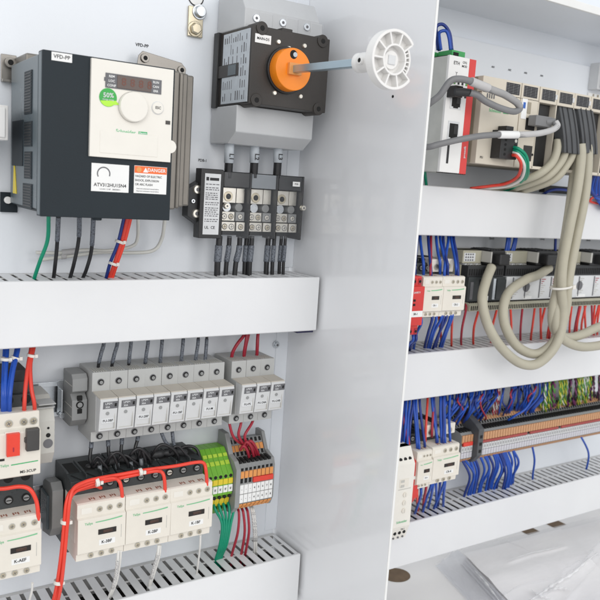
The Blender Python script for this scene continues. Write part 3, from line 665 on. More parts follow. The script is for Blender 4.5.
# ================================================================== CONTACTORS
def contactor(label, x0, w, zt, name, group=None, D=85.0, hz=77.0, green=True, coil=True, front_top=17.0, scale_front=1.0):
    """zt = top of the dark base"""
    x1 = x0 + w; c = (x0 + x1) / 2; ft = zt - front_top; fb = zt - front_top - 56 * scale_front
    t = Thing('contactor', label, 'contactor', (c, 0, zt - hz), group)
    b = MB(); b.box(x0 + .3, x1 - .3, 8, 46, zt - hz, zt, 'contact_black'); b.prism([(46, zt - 1), (60, zt - 4), (61, ft - 3), (61, fb + 2), (52, zt - hz), (46, zt - hz)], x0 + .3, x1 - .3, 'contact_black')
    for k in range(3):
        xc = x0 + w * (k + .5) / 3
        b.box(xc - 5, xc + 5, 22, 47, zt - .6, zt + .25, 'hole')
        b.add([(xc - 5, 50, zt - 1.2), (xc - 3.6, 50, zt - 1.2), (xc + 4, 60.3, zt - 3.3), (xc + 2.6, 60.3, zt - 3.3)], [(0, 1, 2, 3)], 'hole')
        if k: b.box(x0 + w * k / 3 - .6, x0 + w * k / 3 + .6, 20, 60.6, zt - 2, zt + 1.6, 'contact_black')
    bs = t.part('base', b, bevel=.6)
    for k in range(3):
        xc = x0 + w * (k + .5) / 3; m = MB(); m.cyl((xc, 59, zt - 9.5), 'd', 3.9, 2.4, 'hole', 18); m.cyl((xc, 59, zt - 9.5), 'd', 2.6, 2.9, 'mid_grey' if k else 'nickel', 14)
        m.box(xc - 2.2, xc + 2.2, 61.8, 62.1, zt - 9.9, zt - 9.1, 'hole'); t.part('terminal_screw', m, bs, 0)
    f = MB(); H = ft - fb
    f.prism([(44, ft), (D - 5, ft), (D - 3, ft - 1), (D - 3, ft - .235 * H), (D, ft - .26 * H), (D, fb + .16 * H), (D - 4, fb + .12 * H), (D - 4.5, fb), (44, fb)], x0, x1, 'cream')
    for k in range(3): [f.box(x0 + w * (.29 + .22 * k + .045 * j), x0 + w * (.318 + .22 * k + .045 * j), D - 13, D - 8 - 2 * (j % 2), ft - .2, ft + .3, 'ink_pink') for j in range(3)]
    f.box(x0 - .2, x0 + .25, 50, D - 8, fb + .3 * H, ft - .3 * H, 'cream_light')
    fr = t.part('front_cover', f, bevel=.7)
    for k in range(3):
        m = MB(); m.screw(x0 + w * (.46 + .21 * k), D - 2.6, ft - .135 * H, w * .052, 'brass', 'aux_grey'); t.part('coil_screw', m, fr, 0)
    for k in range(3):
        m = MB(); m.screw(x0 + w * (.30 + .22 * k), D - 3.6, fb + .075 * H, w * .05, 'brass', 'aux_grey'); t.part('coil_screw', m, fr, 0)
    m = MB(); m.box(x0 + w * .08, x0 + w * .30, D - 3.4, D - 2.7, ft - .18 * H, ft - .08 * H, 'cream_light')
    if green:
        n = 10; z0 = ft - .335 * H
        vs = []
        for i in range(n + 1):
            q = i / n; xx = x0 + w * (.36 + .56 * q); zz = z0 + .03 * H * q * q
            vs += [(xx, D + .25, zz - .3 - .35 * q), (xx, D + .25, zz + .55)]
        m.add(vs, [(2 * i, 2 * i + 1, 2 * i + 3, 2 * i + 2) for i in range(n)], 'green_soft')
        m.text('TeSys', x0 + w * .22, z0 - .2, D + .25, w * .07, 'green_soft')
    m.text(name, x0 + w * .60, ft - .70 * H, D + .45, w * .088, 'ink'); m.box(x0 + w * .44, x0 + w * .78, D - .3, D + .18, ft - .75 * H, ft - .655 * H, 'label_white')
    t.part('front_print', m, fr, 0)
    m = MB(); m.box(x0 + w * .42, x0 + w * .80, D - .5, D + .5, ft - .56 * H, ft - .47 * H, 'window_black'); m.box(x0 + w * .52, x0 + w * .72, D + .3, D + .7, ft - .54 * H, ft - .49 * H, 'display')
    m.box(x0 + w * .90, x0 + w * .915, D - .3, D + .15, ft - .68 * H, ft - .45 * H, 'aux_grey'); t.part('armature_window', m, fr, .2)
    t.o.rotation_euler = (0, math.radians(random.uniform(-.3, .3)), 0)
    return t
g3 = 'three cream contactors in a row at lower left'
for k, nm in enumerate(('K-3BF', 'K-2BF', 'K-1BF')):
    contactor('%s of the three cream contactors under the eight fuse holders' % ('leftmost', 'middle', 'rightmost')[k], 198.6 + 45.3 * k, 45, -280, nm, g3)
contactor('cream contactor at the lower left edge, below the starter with red button', 121.5, 45, -281.5, 'K-AEF', None)
t = Thing('end_clamp', 'grey end clamp just left of the three cream contactors', 'end clamp', (192, 0, -350))
m = MB(); m.prism([(8, -300), (14, -295), (34, -292), (42, -298), (42, -335), (34, -346), (8, -352)], 187, 197.5, 'mid_grey'); b_ = t.part('body', m, bevel=.8)
m = MB(); m.box(184.5, 187.2, 10, 32, -340, -306, 'side_smoke'); t.part('side_plate', m, b_, .6)
# lettering beside the ground terminals
# motor starter
def starter():
    x0, x1 = 121.3, 165.8; w = x1 - x0; zt, zb, D = -207, -262.5, 81
    t = Thing('motor_starter', 'cream manual motor starter with red and dark push buttons', 'motor starter', ((x0 + x1) / 2, 0, -288))
    b = MB(); b.box(x0 + .5, x1 - 3, 8, 52, -288, -186, 'contact_black'); b.box(x0 + 2, x1 - 5, 20, 50, -187, -176, 'black_soft'); b.box(x0 + .5, x1 - 1, 46, 60, -288, -258, 'contact_black'); b.box(x0 + .8, x1 - 1.5, 50, 58, -208, -196, 'contact_black')
    for k in range(3):
        xc = x0 + w * (k + .5) / 3; b.cyl((xc, 57.5, -200.5), 'd', 4.2, 1, 'hole', 18); b.cyl((xc, 59.6, -271), 'd', 4.2, 1, 'hole', 18)
    t.part('base', b, bevel=1.0)
    f = MB(); f.prism([(48, zt), (D - 7, zt), (D - 6, zt - 1), (D - 6, zt - 13), (D, zt - 15.5), (D, zb + 1), (D - 1, zb), (48, zb)], x0, x1, 'cream'); fr = t.part('front_cover', f, bevel=.8)
    for px, py in ((9, 424), (24, 422), (33.7, 421)):
        c = at(px, py, D - 5); m = MB(); m.screw(c[0], D - 5.6, c[2], 2.9, 'brass', 'aux_grey'); t.part('terminal_screw', m, fr, 0)
    a = rect((7, 434.5), (20.3, 433.5), (19.8, 456), (7, 457), D + 4); m = MB(); m.box(a[0], a[1], D - 1, D + 4, a[2], a[3], 'red_button'); m.box(a[0] - .9, a[1] + .9, D - 1, D + .5, a[2] - .9, a[3] + .9, 'cream_light'); m.box((a[0]+a[1])/2-.6, (a[0]+a[1])/2+.6, D+3.8, D+4.2, a[2]+4, a[2]+8, 'wire_dark_red'); t.part('stop_button', m, fr, .8)
    a = rect((26.5, 430), (40, 428.5), (39.5, 450.5), (27, 452), D + 5); m = MB(); m.box(a[0], a[1], D - 1, D + 5, a[2], a[3], 'dark_button'); m.box(a[0] - 1, a[0] + 2, D - 1, D + 3, a[2] + 7, a[2] + 12, 'dark_button'); t.part('start_button', m, fr, .9)
    c0 = at(11, 465, D); c1 = at(38, 460.8, D); m = MB(); m.add([(c0[0], D + .25, c0[2] - .6), (c1[0], D + .25, c1[2] - .1), (c1[0], D + .25, c1[2] + .7), (c0[0], D + .25, c0[2] + .3)], [(0, 1, 2, 3)], 'green_print')
    m.text('TeSys', at(4.5, 466, D)[0], c0[2], D + .25, 3, 'green_soft'); c = at(28, 471, D); m.text('MS-3CUP', c[0], c[2], D + .3, 3.4, 'ink'); c = at(2.5, 460, D); m.box(c[0] - 3, c[0] + 1.6, D - .2, D + .3, c[2] - 1, c[2] + 1, 'window_black'); t.part('front_print', m, fr, 0)
    # side auxiliary block
    a0, a1 = 167, 183; m = MB(); m.prism([(10, -203), (40, -203), (55, -210), (61, -222), (61, -252), (54, -264), (10, -270)], a0, a1, 'aux_grey')
    for z in (-206, -210, -214): m.box(a0 + 1, a1 + .3, 38, 56 - (z + 214) * -.9, z - .5, z + .5, 'fuse_grey')
    ax = t.part('auxiliary_block', m, bevel=.7)
    for px, py, r in ((48.3, 428, 1.1), (48.2, 435.2, 2.0), (48, 443.5, 4.3)):
        c = at(px, py, 61); m = MB(); m.cyl((c[0], 59, c[2]), 'd', r, 2.3, 'hole' if r < 3 else 'ink_grey', 20); t.part('screw_hole', m, ax, 0)
starter()

# ================================================================== TERMINAL BLOCKS (left bay)
def ground_terminal(x0, label):
    x1 = x0 + 5.9; t = Thing('ground_terminal', label, 'terminal block', (x0 + 3, 0, -360), 'green and yellow ground terminals')
    m = MB(); m.prism([(6, -287), (24, -286), (30, -291), (44, -305), (47, -308), (47, -331), (41, -337), (37, -352), (26, -361), (6, -362)], x0, x1, 'ground_green'); b = t.part('body', m, bevel=.35)
    m = MB()
    m.prism([(30.4, -290.8), (33, -293.6), (33.3, -293.2), (30.8, -290.4)], x0 + .6, x1 - .6, 'ground_lime'); m.prism([(36, -297), (39.5, -300.4), (39.9, -300), (36.4, -296.6)], x0 + .6, x1 - .6, 'ground_lime')
    m.box(x0 + .25, x1 - .25, 46, 47.7, -319, -313, 'ground_yellow'); m.prism([(41.2, -337.2), (38.8, -346), (39.2, -346.2), (41.7, -337.3)], x0 + .25, x1 - .25, 'ground_yellow'); t.part('yellow_band', m, b, 0)
    m = MB(); m.box(x0 + .4, x1 - .4, 46, 48.2, -328, -320.2, 'label_white'); m.text('PE', (x0 + x1) / 2, -324, 48.5, 2.6, 'ink', rot=PI / 2); t.part('marker_tag', m, b, .2)
    m = MB()
    for d, z in ((46.8, -310.3), (46.5, -333.6), (38.6, -349)): m.cyl((x0 + 3, d - 1, z), 'd', 1.9, 1.6, 'hole', 12)
    t.part('wire_entry', m, b, 0); return t
for k in range(5): ground_terminal(346.8 + 6.05 * k, '%s green and yellow ground terminal from the left beside the contactors' % ORD[k])

def tier_terminal(mb, x0, w, zo=0.0, s=1.0, bar=True, body='mid_grey'):
    """double level feed-through terminal: drawn into mb, zo = shift of the profile, s = scale about Z"""
    ot = 'orange_term' if s == 1.0 else 'orange_dull'
    Z = lambda z: -283 + zo + (z + 283) * s
    x1 = x0 + w
    mb.prism([(6, Z(-284)), (20, Z(-281)), (30, Z(-297)), (46, Z(-300)), (50, Z(-304)), (50, Z(-344)), (44, Z(-351)), (30, Z(-358)), (6, Z(-360))], x0, x1, body)
    e = w * .10
    sl = lambda a, b, off: [(20 + a * 10 + off, Z(-281 - a * 16)), (20 + b * 10 + off, Z(-281 - b * 16))]
    (a, b), (c, d) = sl(.38, .74, 1.2), sl(.38, .74, 0)
    mb.prism([c, a, b, d], x0 + e, x1 - e, ot)
    for q in (.17, .92):
        (a, b), (c, d) = sl(q - .14, q + .1, .5), sl(q - .14, q + .1, -1)
        mb.prism([c, a, b, d], x0 + w * .22, x1 - w * .22, 'hole')
    mb.box(x0 + w * .2, x1 - w * .2, 34, 46, Z(-300.4), Z(-296.9), 'hole'); mb.box(x0 + w * .2, x1 - w * .2, 48, 50.4, Z(-306.5), Z(-303.6), 'hole')
    lo = -314.5 if s == 1.0 else -316
    mb.box(x0 + e, x1 - e, 49, 51.4, Z(lo), Z(-307 if s == 1.0 else -303), ot)
    mb.box(x0 + w * .2, x1 - w * .2, 48, 50.4, Z(-320.4), Z(lo - .6), 'hole')
    mb.box(x0 + e * .6, x1 - e * .6, 49, 51.6, Z(-332), Z(-322), 'label_white' if s == 1.0 else 'tag_grey'); mb.box(x0 + e * .6, x1 - e * .6, 49, 51.6, Z(-342.2), Z(-333), 'label_white' if s == 1.0 else 'tag_lilac')
    mb.prism([(50.4, Z(-344.2)), (51, Z(-345)), (45, Z(-351.6)), (44, Z(-351))], x0 + e, x1 - e, ot)
    return Z
for k in range(8):
    x0 = 383.5 + 5.2 * k
    t = Thing('terminal_block', '%s double deck grey terminal from the left, right of the ground terminals' % ORD[k], 'terminal block', (x0 + 2.6, 0, -360), 'double deck terminals in the left bay')
    m = MB(); Z = tier_terminal(m, x0, 5.1); b = t.part('body', m, bevel=0)
    for j, z in enumerate((-327, -337.6)):
        m = MB(); m.text(('-' if k < 3 else '%d' % (k + 1)), x0 + 2.6, z, 51.9, 3.2, 'ink'); t.part('tag_lettering', m, b, 0)
m = MB().box(383.5 + 5.2 * 3 + .4, 383.5 + 5.2 * 8 - .4, 49, 52.6, -320.6, -315, 'wire_red')
single('jumper_bar', m, 'red jumper bar across the right five double deck terminals', 'jumper bar', (404, 50, -320), None, .3)
t = Thing('end_bracket', 'grey end bracket between the ground terminals and the double deck terminals', 'end bracket', (380, 0, -358))
m = MB(); m.prism([(6, -272), (22, -272), (34, -292), (46, -296), (53, -303), (53, -346), (44, -356), (6, -360)], 377.6, 383.2, 'mid_grey'); t.part('body', m, bevel=.7)
t = Thing('end_bracket', 'grey end bracket at the right end of the double deck terminals', 'end bracket', (428, 0, -358))
m = MB(); m.prism([(6, -276), (20, -276), (30, -294), (44, -299), (47, -306), (47, -344), (42, -354), (6, -360)], 425.4, 429.6, 'mid_grey'); t.part('body', m, bevel=.7)

# ================================================================== LEFT BAY WIRES
for k, (a, b, c) in enumerate((((58.5, 214, 70), (57, 245, 48), (53.4, 279, 36)), ((79.5, 214, 70), (78.6, 240, 48), (69.6, 279.5, 36)), ((93.6, 215, 70), (91.5, 249.5, 48), (82.5, 279, 36)))):
    wire(('leftmost', 'middle', 'rightmost')[k] + ' of the three black motor leads under the drive', (a, b, ((b[0] + c[0]) / 2 - .2, (b[1] + c[1]) / 2 + 4, 42), c, (c[0] - 2, c[1] + 8, 34)), 1.75, 'wire_black', 'black motor leads under the drive', (0.02, 0.21))
wire('green ground wire dropping from the drive into the duct', ((48.6, 214, 70), (47.5, 240, 50), (40, 261, 42), (35, 276, 36), (33, 284, 34)), 1.75, 'wire_green')
wire('purple blue wire paired with the red wires under the drive', ((125, 214, 66), (118, 243, 52), (110.5, 262, 44), (106, 279, 36), (105, 285, 34)), 1.7, 'wire_navy')
for k in range(2):
    wire('%s red wire of the tied pair under the drive' % ('left', 'right')[k], ((128.6 + 3.0 * k, 214, 68), (121.8 + 2.8 * k, 241, 54), (115 + 2.4 * k, 262, 46), (109.2 + 2.6 * k, 279, 38), (108 + 2.6 * k, 285, 36)), 1.85, 'wire_red' if k == 0 else 'wire_scarlet')
def tie(label, px, py, d, r, axis, h=2.6, mt='tie', bow=True):
    c = Vector(at(px, py, d)); a = Vector(axis).normalized(); m = MB(); m.cyl(c - a * h / 2, a, r, h, mt, 18)
    if bow: m.box(c.x + r * .5, c.x + r * .5 + 2.6, c.y + r * .5, c.y + r * .5 + 2.2, c.z - 1.6, c.z + 1.6, mt)
    return single('cable_tie', m, label, 'cable tie', tuple(c), None, .25)
tie('upper white tie on the red and blue wires under the drive', 119.5, 242, 52.5, 4.3, (.35, 0, 1))
tie('lower white tie on the red and blue wires under the drive', 113, 264, 44.5, 4.3, (.35, 0, 1))
wire('translucent white lead looping left behind the black motor leads', ((138, 214, 40), (137.5, 238, 26), (131, 246.5, 22), (108, 250.5, 18), (85, 250, 16), (60, 252.8, 14), (36, 252.5, 12)), 1.7, 'cable_pale')
wire('translucent white lead with the wider bend under the drive corner', ((165.5, 214, 40), (162, 238, 24), (153, 250.5, 20), (130, 252.8, 17), (105, 252, 16), (70, 256, 14), (38, 260, 12)), 1.9, 'cable_pale')
single('heat_shrink', MB().tube([at(62, 252.6, 14.6), at(76, 251, 15.6)], 3, 'cable_light', 10).tube([at(61, 256.5, 14), at(66, 256, 14)], 2.9, 'cable_light', 10), 'pale sleeve where the two white leads meet behind the motor leads', 'sleeve', at(62, 252, 14), None, .3)

# above the fuses
for k, (xa, xb) in enumerate(((104, 98.5), (117.5, 112), (131, 128.7), (148, 145), (162, 160), (183, 181), (198, 195), (206.5, 205))):
    wire('%s black wire from the left above the eight fuse holders' % ORD[k], ((xa + 1, 326, 24), (xa, 343, 28), ((xa * .45 + xb * .55), 354, 30), (xb, 365, 28), (xb - .6, 374, 27)), 1.6, 'wire_black', 'black wires above the eight fuse holders', (0.18, 0.70))
for k, (xa, xb) in enumerate(((244.5, 232.5), (248.5, 244.5), (258, 257))):
    wire('%s dark red wire above the trio of fuse holders' % ('left', 'middle', 'right')[k], ((xa + 2, 322, 26), (xa, 334, 30), (xb + (xa - xb) * .4, 344, 32), (xb, 353, 30), (xb - 1, 362, 27)), 1.9, 'wire_dark_red', 'dark red wires above the trio of fuse holders')
wire('dark red wire hugging the middle one above the trio of fuse holders', ((249.5, 322, 28), (247, 334, 33), (245.5, 344, 34), (244, 352.5, 32), (243.8, 360, 28)), 1.7, 'wire_dark_red', 'dark red wires above the trio of fuse holders')
# under the fuses to the contactors
W4 = [((91.6, 438, 34), (91.2, 446, 40), (90, 459, 44), (93.5, 466.5, 46), (97.5, 462, 48), (100, 468, 48), (101, 477, 46)),
      ((108.5, 436, 34), (108.2, 444, 40), (109.4, 457, 44), (114.5, 463, 46), (117, 458, 48), (117.4, 466, 48), (117.6, 474, 46)),
      ((122.2, 434, 34), (121.8, 442, 40), (121, 456, 44), (124.5, 460.5, 46), (128.8, 457.5, 48), (131, 464, 48), (132, 471, 46)),
      ((138.2, 432, 34), (137.6, 439, 40), (135, 450, 44), (137.6, 457.5, 46), (140.6, 453.5, 48), (141.4, 461, 48), (141.8, 469, 46))]
for k, p in enumerate(W4):
    wire('%s black wire from the left curling from the fuses to the contactors' % ORD[k], p, 1.7, 'wire_black', 'black wires between fuses and contactors', (0.10, 0.20) )
    b = at(p[5][0], p[5][1] + 2, 49); m = MB().tube([Vector(b) + Vector((-.4, 0, 5)), Vector(b) + Vector((.6, 0, -5))], 2.1, 'clear_cover_hazy', 10)
    single('ferrule', m, 'grey sleeve on the %s black wire entering the contactors' % ORD[k], 'ferrule', b, 'grey sleeves on black wires', 0)
wire('black wire with a printed sleeve sweeping from the sixth fuse', ((161.5, 427, 34), (162, 434, 40), (166.7, 443.5, 42), (175, 451, 42), (185, 452, 40), (190, 456, 42), (186, 466, 48), (185.5, 474, 46)), 1.5, 'wire_black', None, (0.10, 0.36))
wire('black wire from the seventh fuse down into the loop', ((172, 426, 34), (172.4, 433, 40), (174.2, 445, 42), (180, 450, 42), (184.5, 455, 44), (185, 466, 48), (185, 473, 46)), 1.5, 'wire_black', None, (0.10, 0.36))
wire('black wire arching over to the last contactor pole', ((172, 455, 40), (178, 449.5, 42), (188, 446, 44), (196, 448.5, 46), (199.5, 457, 48), (200.6, 468, 46)), 1.6, 'wire_black')
wire('black wrapped harness lying across the tops of the contactors', ((84, 472, 34), (92, 466, 40), (102, 462.5, 44), (120, 459.5, 45), (136, 457.5, 45), (150, 455, 45), (164, 453, 45), (176, 451.5, 45), (186, 453, 44)), [2.4, 3.2, 3.6, 4.1, 3.7, 4.3, 4.0, 3.5] * 8 + [3.4], 'black_soft', cat='cable harness', name='cable_harness', seg=12)
for k, (xa, ya, xb, yb, up) in enumerate(((92, 464, 108, 472, 7), (108, 462, 118, 470, 9), (117, 461, 138, 467, 6), (138, 458, 146, 466, 9), (170, 452, 192, 462, 6))):
    wire('%s loose black wire from the left curling over the contactor tops' % ORD[k], ((xa, ya + 5, 40), (xa + .5, ya - 1, 50), ((xa * .65 + xb * .35), ya - up, 53), ((xa * .25 + xb * .75), yb - up - 1, 54), (xb, yb - 2, 52), (xb + .6, yb + 6, 48)), 1.35, 'wire_black', 'loose black wires over the contactors')
for k, (xa, xb) in enumerate(((104, 128), (126, 150), (150, 178))):
    wire('%s slack black wire looping over the contactor harness' % ('left', 'middle', 'right')[k], ((xa, 468 - k * 5, 44), (xa + 5, 458 - k * 4, 52), (xa + 12, 452.5 - k * 4, 54), (xb - 6, 455 - k * 3.4, 54), (xb, 464 - k * 4, 52), (xb + 1, 474 - k * 5, 48)), 1.55, 'wire_black', 'slack black wires over the contactors')
# red control bundle
RB = [((52, 606, 52), (57, 584, 66), (61.5, 552, 80), (64.5, 521, 84), (67, 500, 82), (73, 489.5, 78), (86, 484, 74), (100, 480, 74), (113.5, 478.2, 76), (119, 481, 80), (121.5, 489, 82), (122.3, 498, 80)),
      ((54.5, 607, 50), (59.8, 584, 64), (64, 552, 78), (67, 521, 82), (69.5, 501, 80), (75.5, 491.5, 76), (88, 486, 72), (100, 482, 72), (120, 478, 72), (145, 472.8, 72), (157, 471, 76), (162.5, 473, 80), (164.6, 481, 82), (165.2, 494, 80)),
      ((56, 608, 52), (61, 586, 68), (64.8, 552, 82), (67.6, 521, 86), (69.8, 500, 84), (74, 488, 80), (86, 481.5, 76), (100, 478, 74), (120, 474.5, 72), (145, 470, 72), (175, 466, 72), (195, 462.4, 74), (203.5, 463, 78), (206, 471, 82), (207.2, 488, 80)),
      ((53, 609, 50), (58.5, 586, 64), (62.5, 552, 77), (65.4, 521, 80), (68, 502, 78), (73, 492.5, 74), (86, 488, 70), (96, 486, 68), (101, 488, 64))]
for k, p in enumerate(RB):
    wire(('bright red control wire ending on the leftmost of the three contactors', 'bright red control wire ending on the middle contactor', 'bright red control wire running on to the rightmost contactor', 'bright red control wire tucked under the red bundle by the end clamp')[k], p, 1.75, 'wire_scarlet', 'red control wires over the contactors')
tie('white tie on the red bundle above the leftmost contactor', 97, 482, 74, 4.4, (1, 0, .15), 3.4)
tie('white tie on the red bundle beside the end clamp', 65.6, 521.5, 82, 4.6, (.1, 0, 1), 3.4)
tie('white tie on the red bundle close to the bottom duct', 58.4, 582, 66, 4.4, (.15, 0, 1), 3.4)
tie('white tie on the red wires above the middle contactor', 140.5, 471.8, 72.5, 3.6, (1, 0, .15), 3.2)
wire('red jumper arching from the starter down to the lower left contactor', ((-12, 489, 66), (4, 488.6, 70), (20, 486.5, 74), (30, 489.5, 78), (36, 500, 80), (38, 512, 82), (38.6, 524, 79)), 1.9, 'wire_scarlet')
# starter feed
for k, (p, mt) in enumerate(((((5.5, 336, 34), (4.8, 352, 40), (3.6, 375, 56), (3, 395, 70), (2.6, 420, 62)), 'wire_blue'), (((18.5, 334, 34), (16.5, 350, 42), (11.5, 372, 58), (8, 396, 70), (7.2, 419, 62)), 'wire_blue'), (((20, 334, 36), (18, 350, 44), (13, 372, 60), (10, 396, 72), (9.5, 419, 64)), 'wire_blue'), (((8, 336, 36), (7, 352, 42), (5.8, 372, 57), (5, 396, 70), (5, 419, 62)), 'wire_blue'))):
    wire('%s blue wire from the left feeding the motor starter' % ORD[(0, 2, 3, 1)[k]], p, 1.9, mt, 'blue wires feeding the motor starter')
for k in range(2):
    wire('%s red wire of the tied pair feeding the motor starter' % ('left', 'right')[k], ((32.5 + 3 * k, 334, 34), (31.2 + 2.4 * k, 348, 42), (28.2 + 2.2 * k, 365, 54), (25.4 + 6 * k, 388, 68), (24.4 + 10 * k, 404, 72), (24 + 10.4 * k, 417, 64)), 1.8, 'wire_red')
tie('white tie on the red pair above the motor starter', 31.5, 355.5, 47, 4.2, (.2, 0, 1), 2.6)
tie('white tie around the right blue wires above the motor starter', 15.8, 358, 48, 4.6, (.3, 0, 1), 2.6)
tie('white tie around the left blue wires above the motor starter', 5.6, 359, 48, 4.4, (.1, 0, 1), 2.6)
# white coil leads
for k, (p) in enumerate((((118.4, 550, 80), (117.5, 562, 80), (115.3, 579, 66), (109.5, 596, 52), (107, 602, 48)), ((158.8, 545, 80), (157.5, 555, 78), (153.8, 568, 66), (148.3, 588, 48), (146.5, 595, 44)), ((200.5, 535, 80), (200, 546, 76), (198, 564, 58), (196.4, 576, 46), (196, 582, 44)), ((32.4, 583, 80), (31.6, 592, 76), (28, 604, 64), (24, 618, 54)))):
    wire('white lead dropping from the %s contactor into the bottom duct' % ('leftmost', 'middle', 'rightmost', 'far lower left')[k], p, 1.5 if k < 2 else 1.1, 'wire_white', 'white leads below the contactors', (0.2, .62) if k < 2 else None, 'marker_white')
wire('second white lead beside the one from the middle contactor', ((160.4, 545, 78), (159.5, 555, 77), (155.6, 569, 65), (149.6, 588, 47), (148.4, 595, 43)), 1.2, 'wire_white', 'white leads below the contactors')
wire('second white lead beside the one from the leftmost contactor', ((121, 550, 80), (120, 562, 79), (117, 580, 65), (111, 596, 51), (109, 602, 47)), 1.2, 'wire_white', 'white leads below the contactors')
# terminals
for k in range(5):
    xx = 213 + 4.6 * k
    wire('%s green ground wire from the left below the ground terminals' % ORD[k], ((xx, 502.5 - .8 * k, 36), (xx + 2.5, 510 - .6 * k, 44), (222 + 2.2 * k, 524, 44), (220 + 1.7 * k, 544, 38), (215.5 + 1.6 * k, 560 - 1.0 * k, 30), (214 + 1.6 * k, 567, 28)), 1.55, 'wire_green', 'green ground wires')
for k in range(3):
    xa = (239, 243.5, 248)[k]; xc = (231.5, 241, 245)[k]
    wire('%s dark red wire from the left below the double deck terminals' % ORD[k], ((xa - 2, 507.5, 36), (xa, 514, 44), ((xa + xc) / 2 + 2.4, 533, 42), (xc, 556, 30), (xc - .5, 566, 28)), 1.5, 'wire_dark_red', 'dark red wires below the double deck terminals')
for k in range(2):
    wire('%s white lead below the double deck terminals' % ('left', 'right')[k], ((250 + 2 * k, 506, 36), (252 + 2 * k, 512, 43), (254 + 2 * k, 530, 41), (254.5 + 2 * k, 556, 30), (254.5 + 2 * k, 564, 28)), 1.2, 'wire_white', 'white leads below the double deck terminals', (.25, .6), 'marker_white')
for k, p in enumerate((((228, 415, 34), (229.5, 424, 40), (233.5, 437, 40), (242, 444, 36), (247, 447, 34), (251, 458, 30)), ((240.8, 414, 34), (241, 423, 40), (238.6, 435, 42), (244, 444, 40), (250, 446, 38), (254.5, 457, 32)), ((254, 411, 34), (252.4, 422, 40), (245, 435, 44), (247, 442.5, 42), (252.5, 446, 42), (257.5, 458, 34)),
                       ((246, 446, 40), (250, 441, 44), (254.5, 445, 44), (259, 456, 36)), ((243, 447, 40), (246.5, 442, 45), (251, 446.5, 45), (254.6, 460, 36)), ((240, 450, 38), (243.4, 446, 42), (247, 450, 42), (250, 461, 36)))):
    wire(('%s dark red wire of the three falling from the fuse trio' % ('left', 'middle', 'right')[k]) if k < 3 else '%s short dark red loop on top of the double deck terminals' % ('right', 'middle', 'left')[k - 3], p, 1.6, 'wire_dark_red', 'dark red wires above the double deck terminals')
panel_text('1-X', 222, 531.5, 6, 'small black lettering under the ground terminals')
# panel fixings
def panel_screw(px, py, label, r=4.2):
    c = at(px, py, 0); t = Thing('panel_screw', label, 'screw', c); m = MB(); m.cyl((c[0], 1.2, c[2]), 'd', r, 1.2, 'zinc', 24); b = t.part('washer', m, bevel=.3)
    m = MB(); m.cyl((c[0], 2.3, c[2]), 'd', r * .72, 2.4, 'zinc', 6); m.cyl((c[0], 4.6, c[2]), 'd', r * .35, .4, 'ink_grey', 10); t.part('head', m, bevel=.4)
panel_screw(275.5, 344.3, 'zinc panel screw right of the fuse trio under the upper duct')

def partition_mark(px, py, label, r, mt, name='panel_hole', cat='hole'):
    v = Vector(((px - 300) / FPX, (py - 300) / FPX, 1.0)); X, Y, Zz = v.dot(AX), v.dot(AY), -v.dot(AN); s = XP / X
    c = (XP, EYE_D - Y * s, Zz * s); m = MB(); m.cyl((XP - .5, c[1], c[2]), 'x', r, .6, mt, 16); single(name, m, label, cat, c, None, 0)
partition_mark(393, 96.5, 'small dark hole in the partition below the white handle dial', 1.3, 'hole')
partition_mark(287.5, 340, 'pale plugged hole in the partition under the end of the upper duct', 1.8, 'edge_white', 'hole_plug', 'plug')
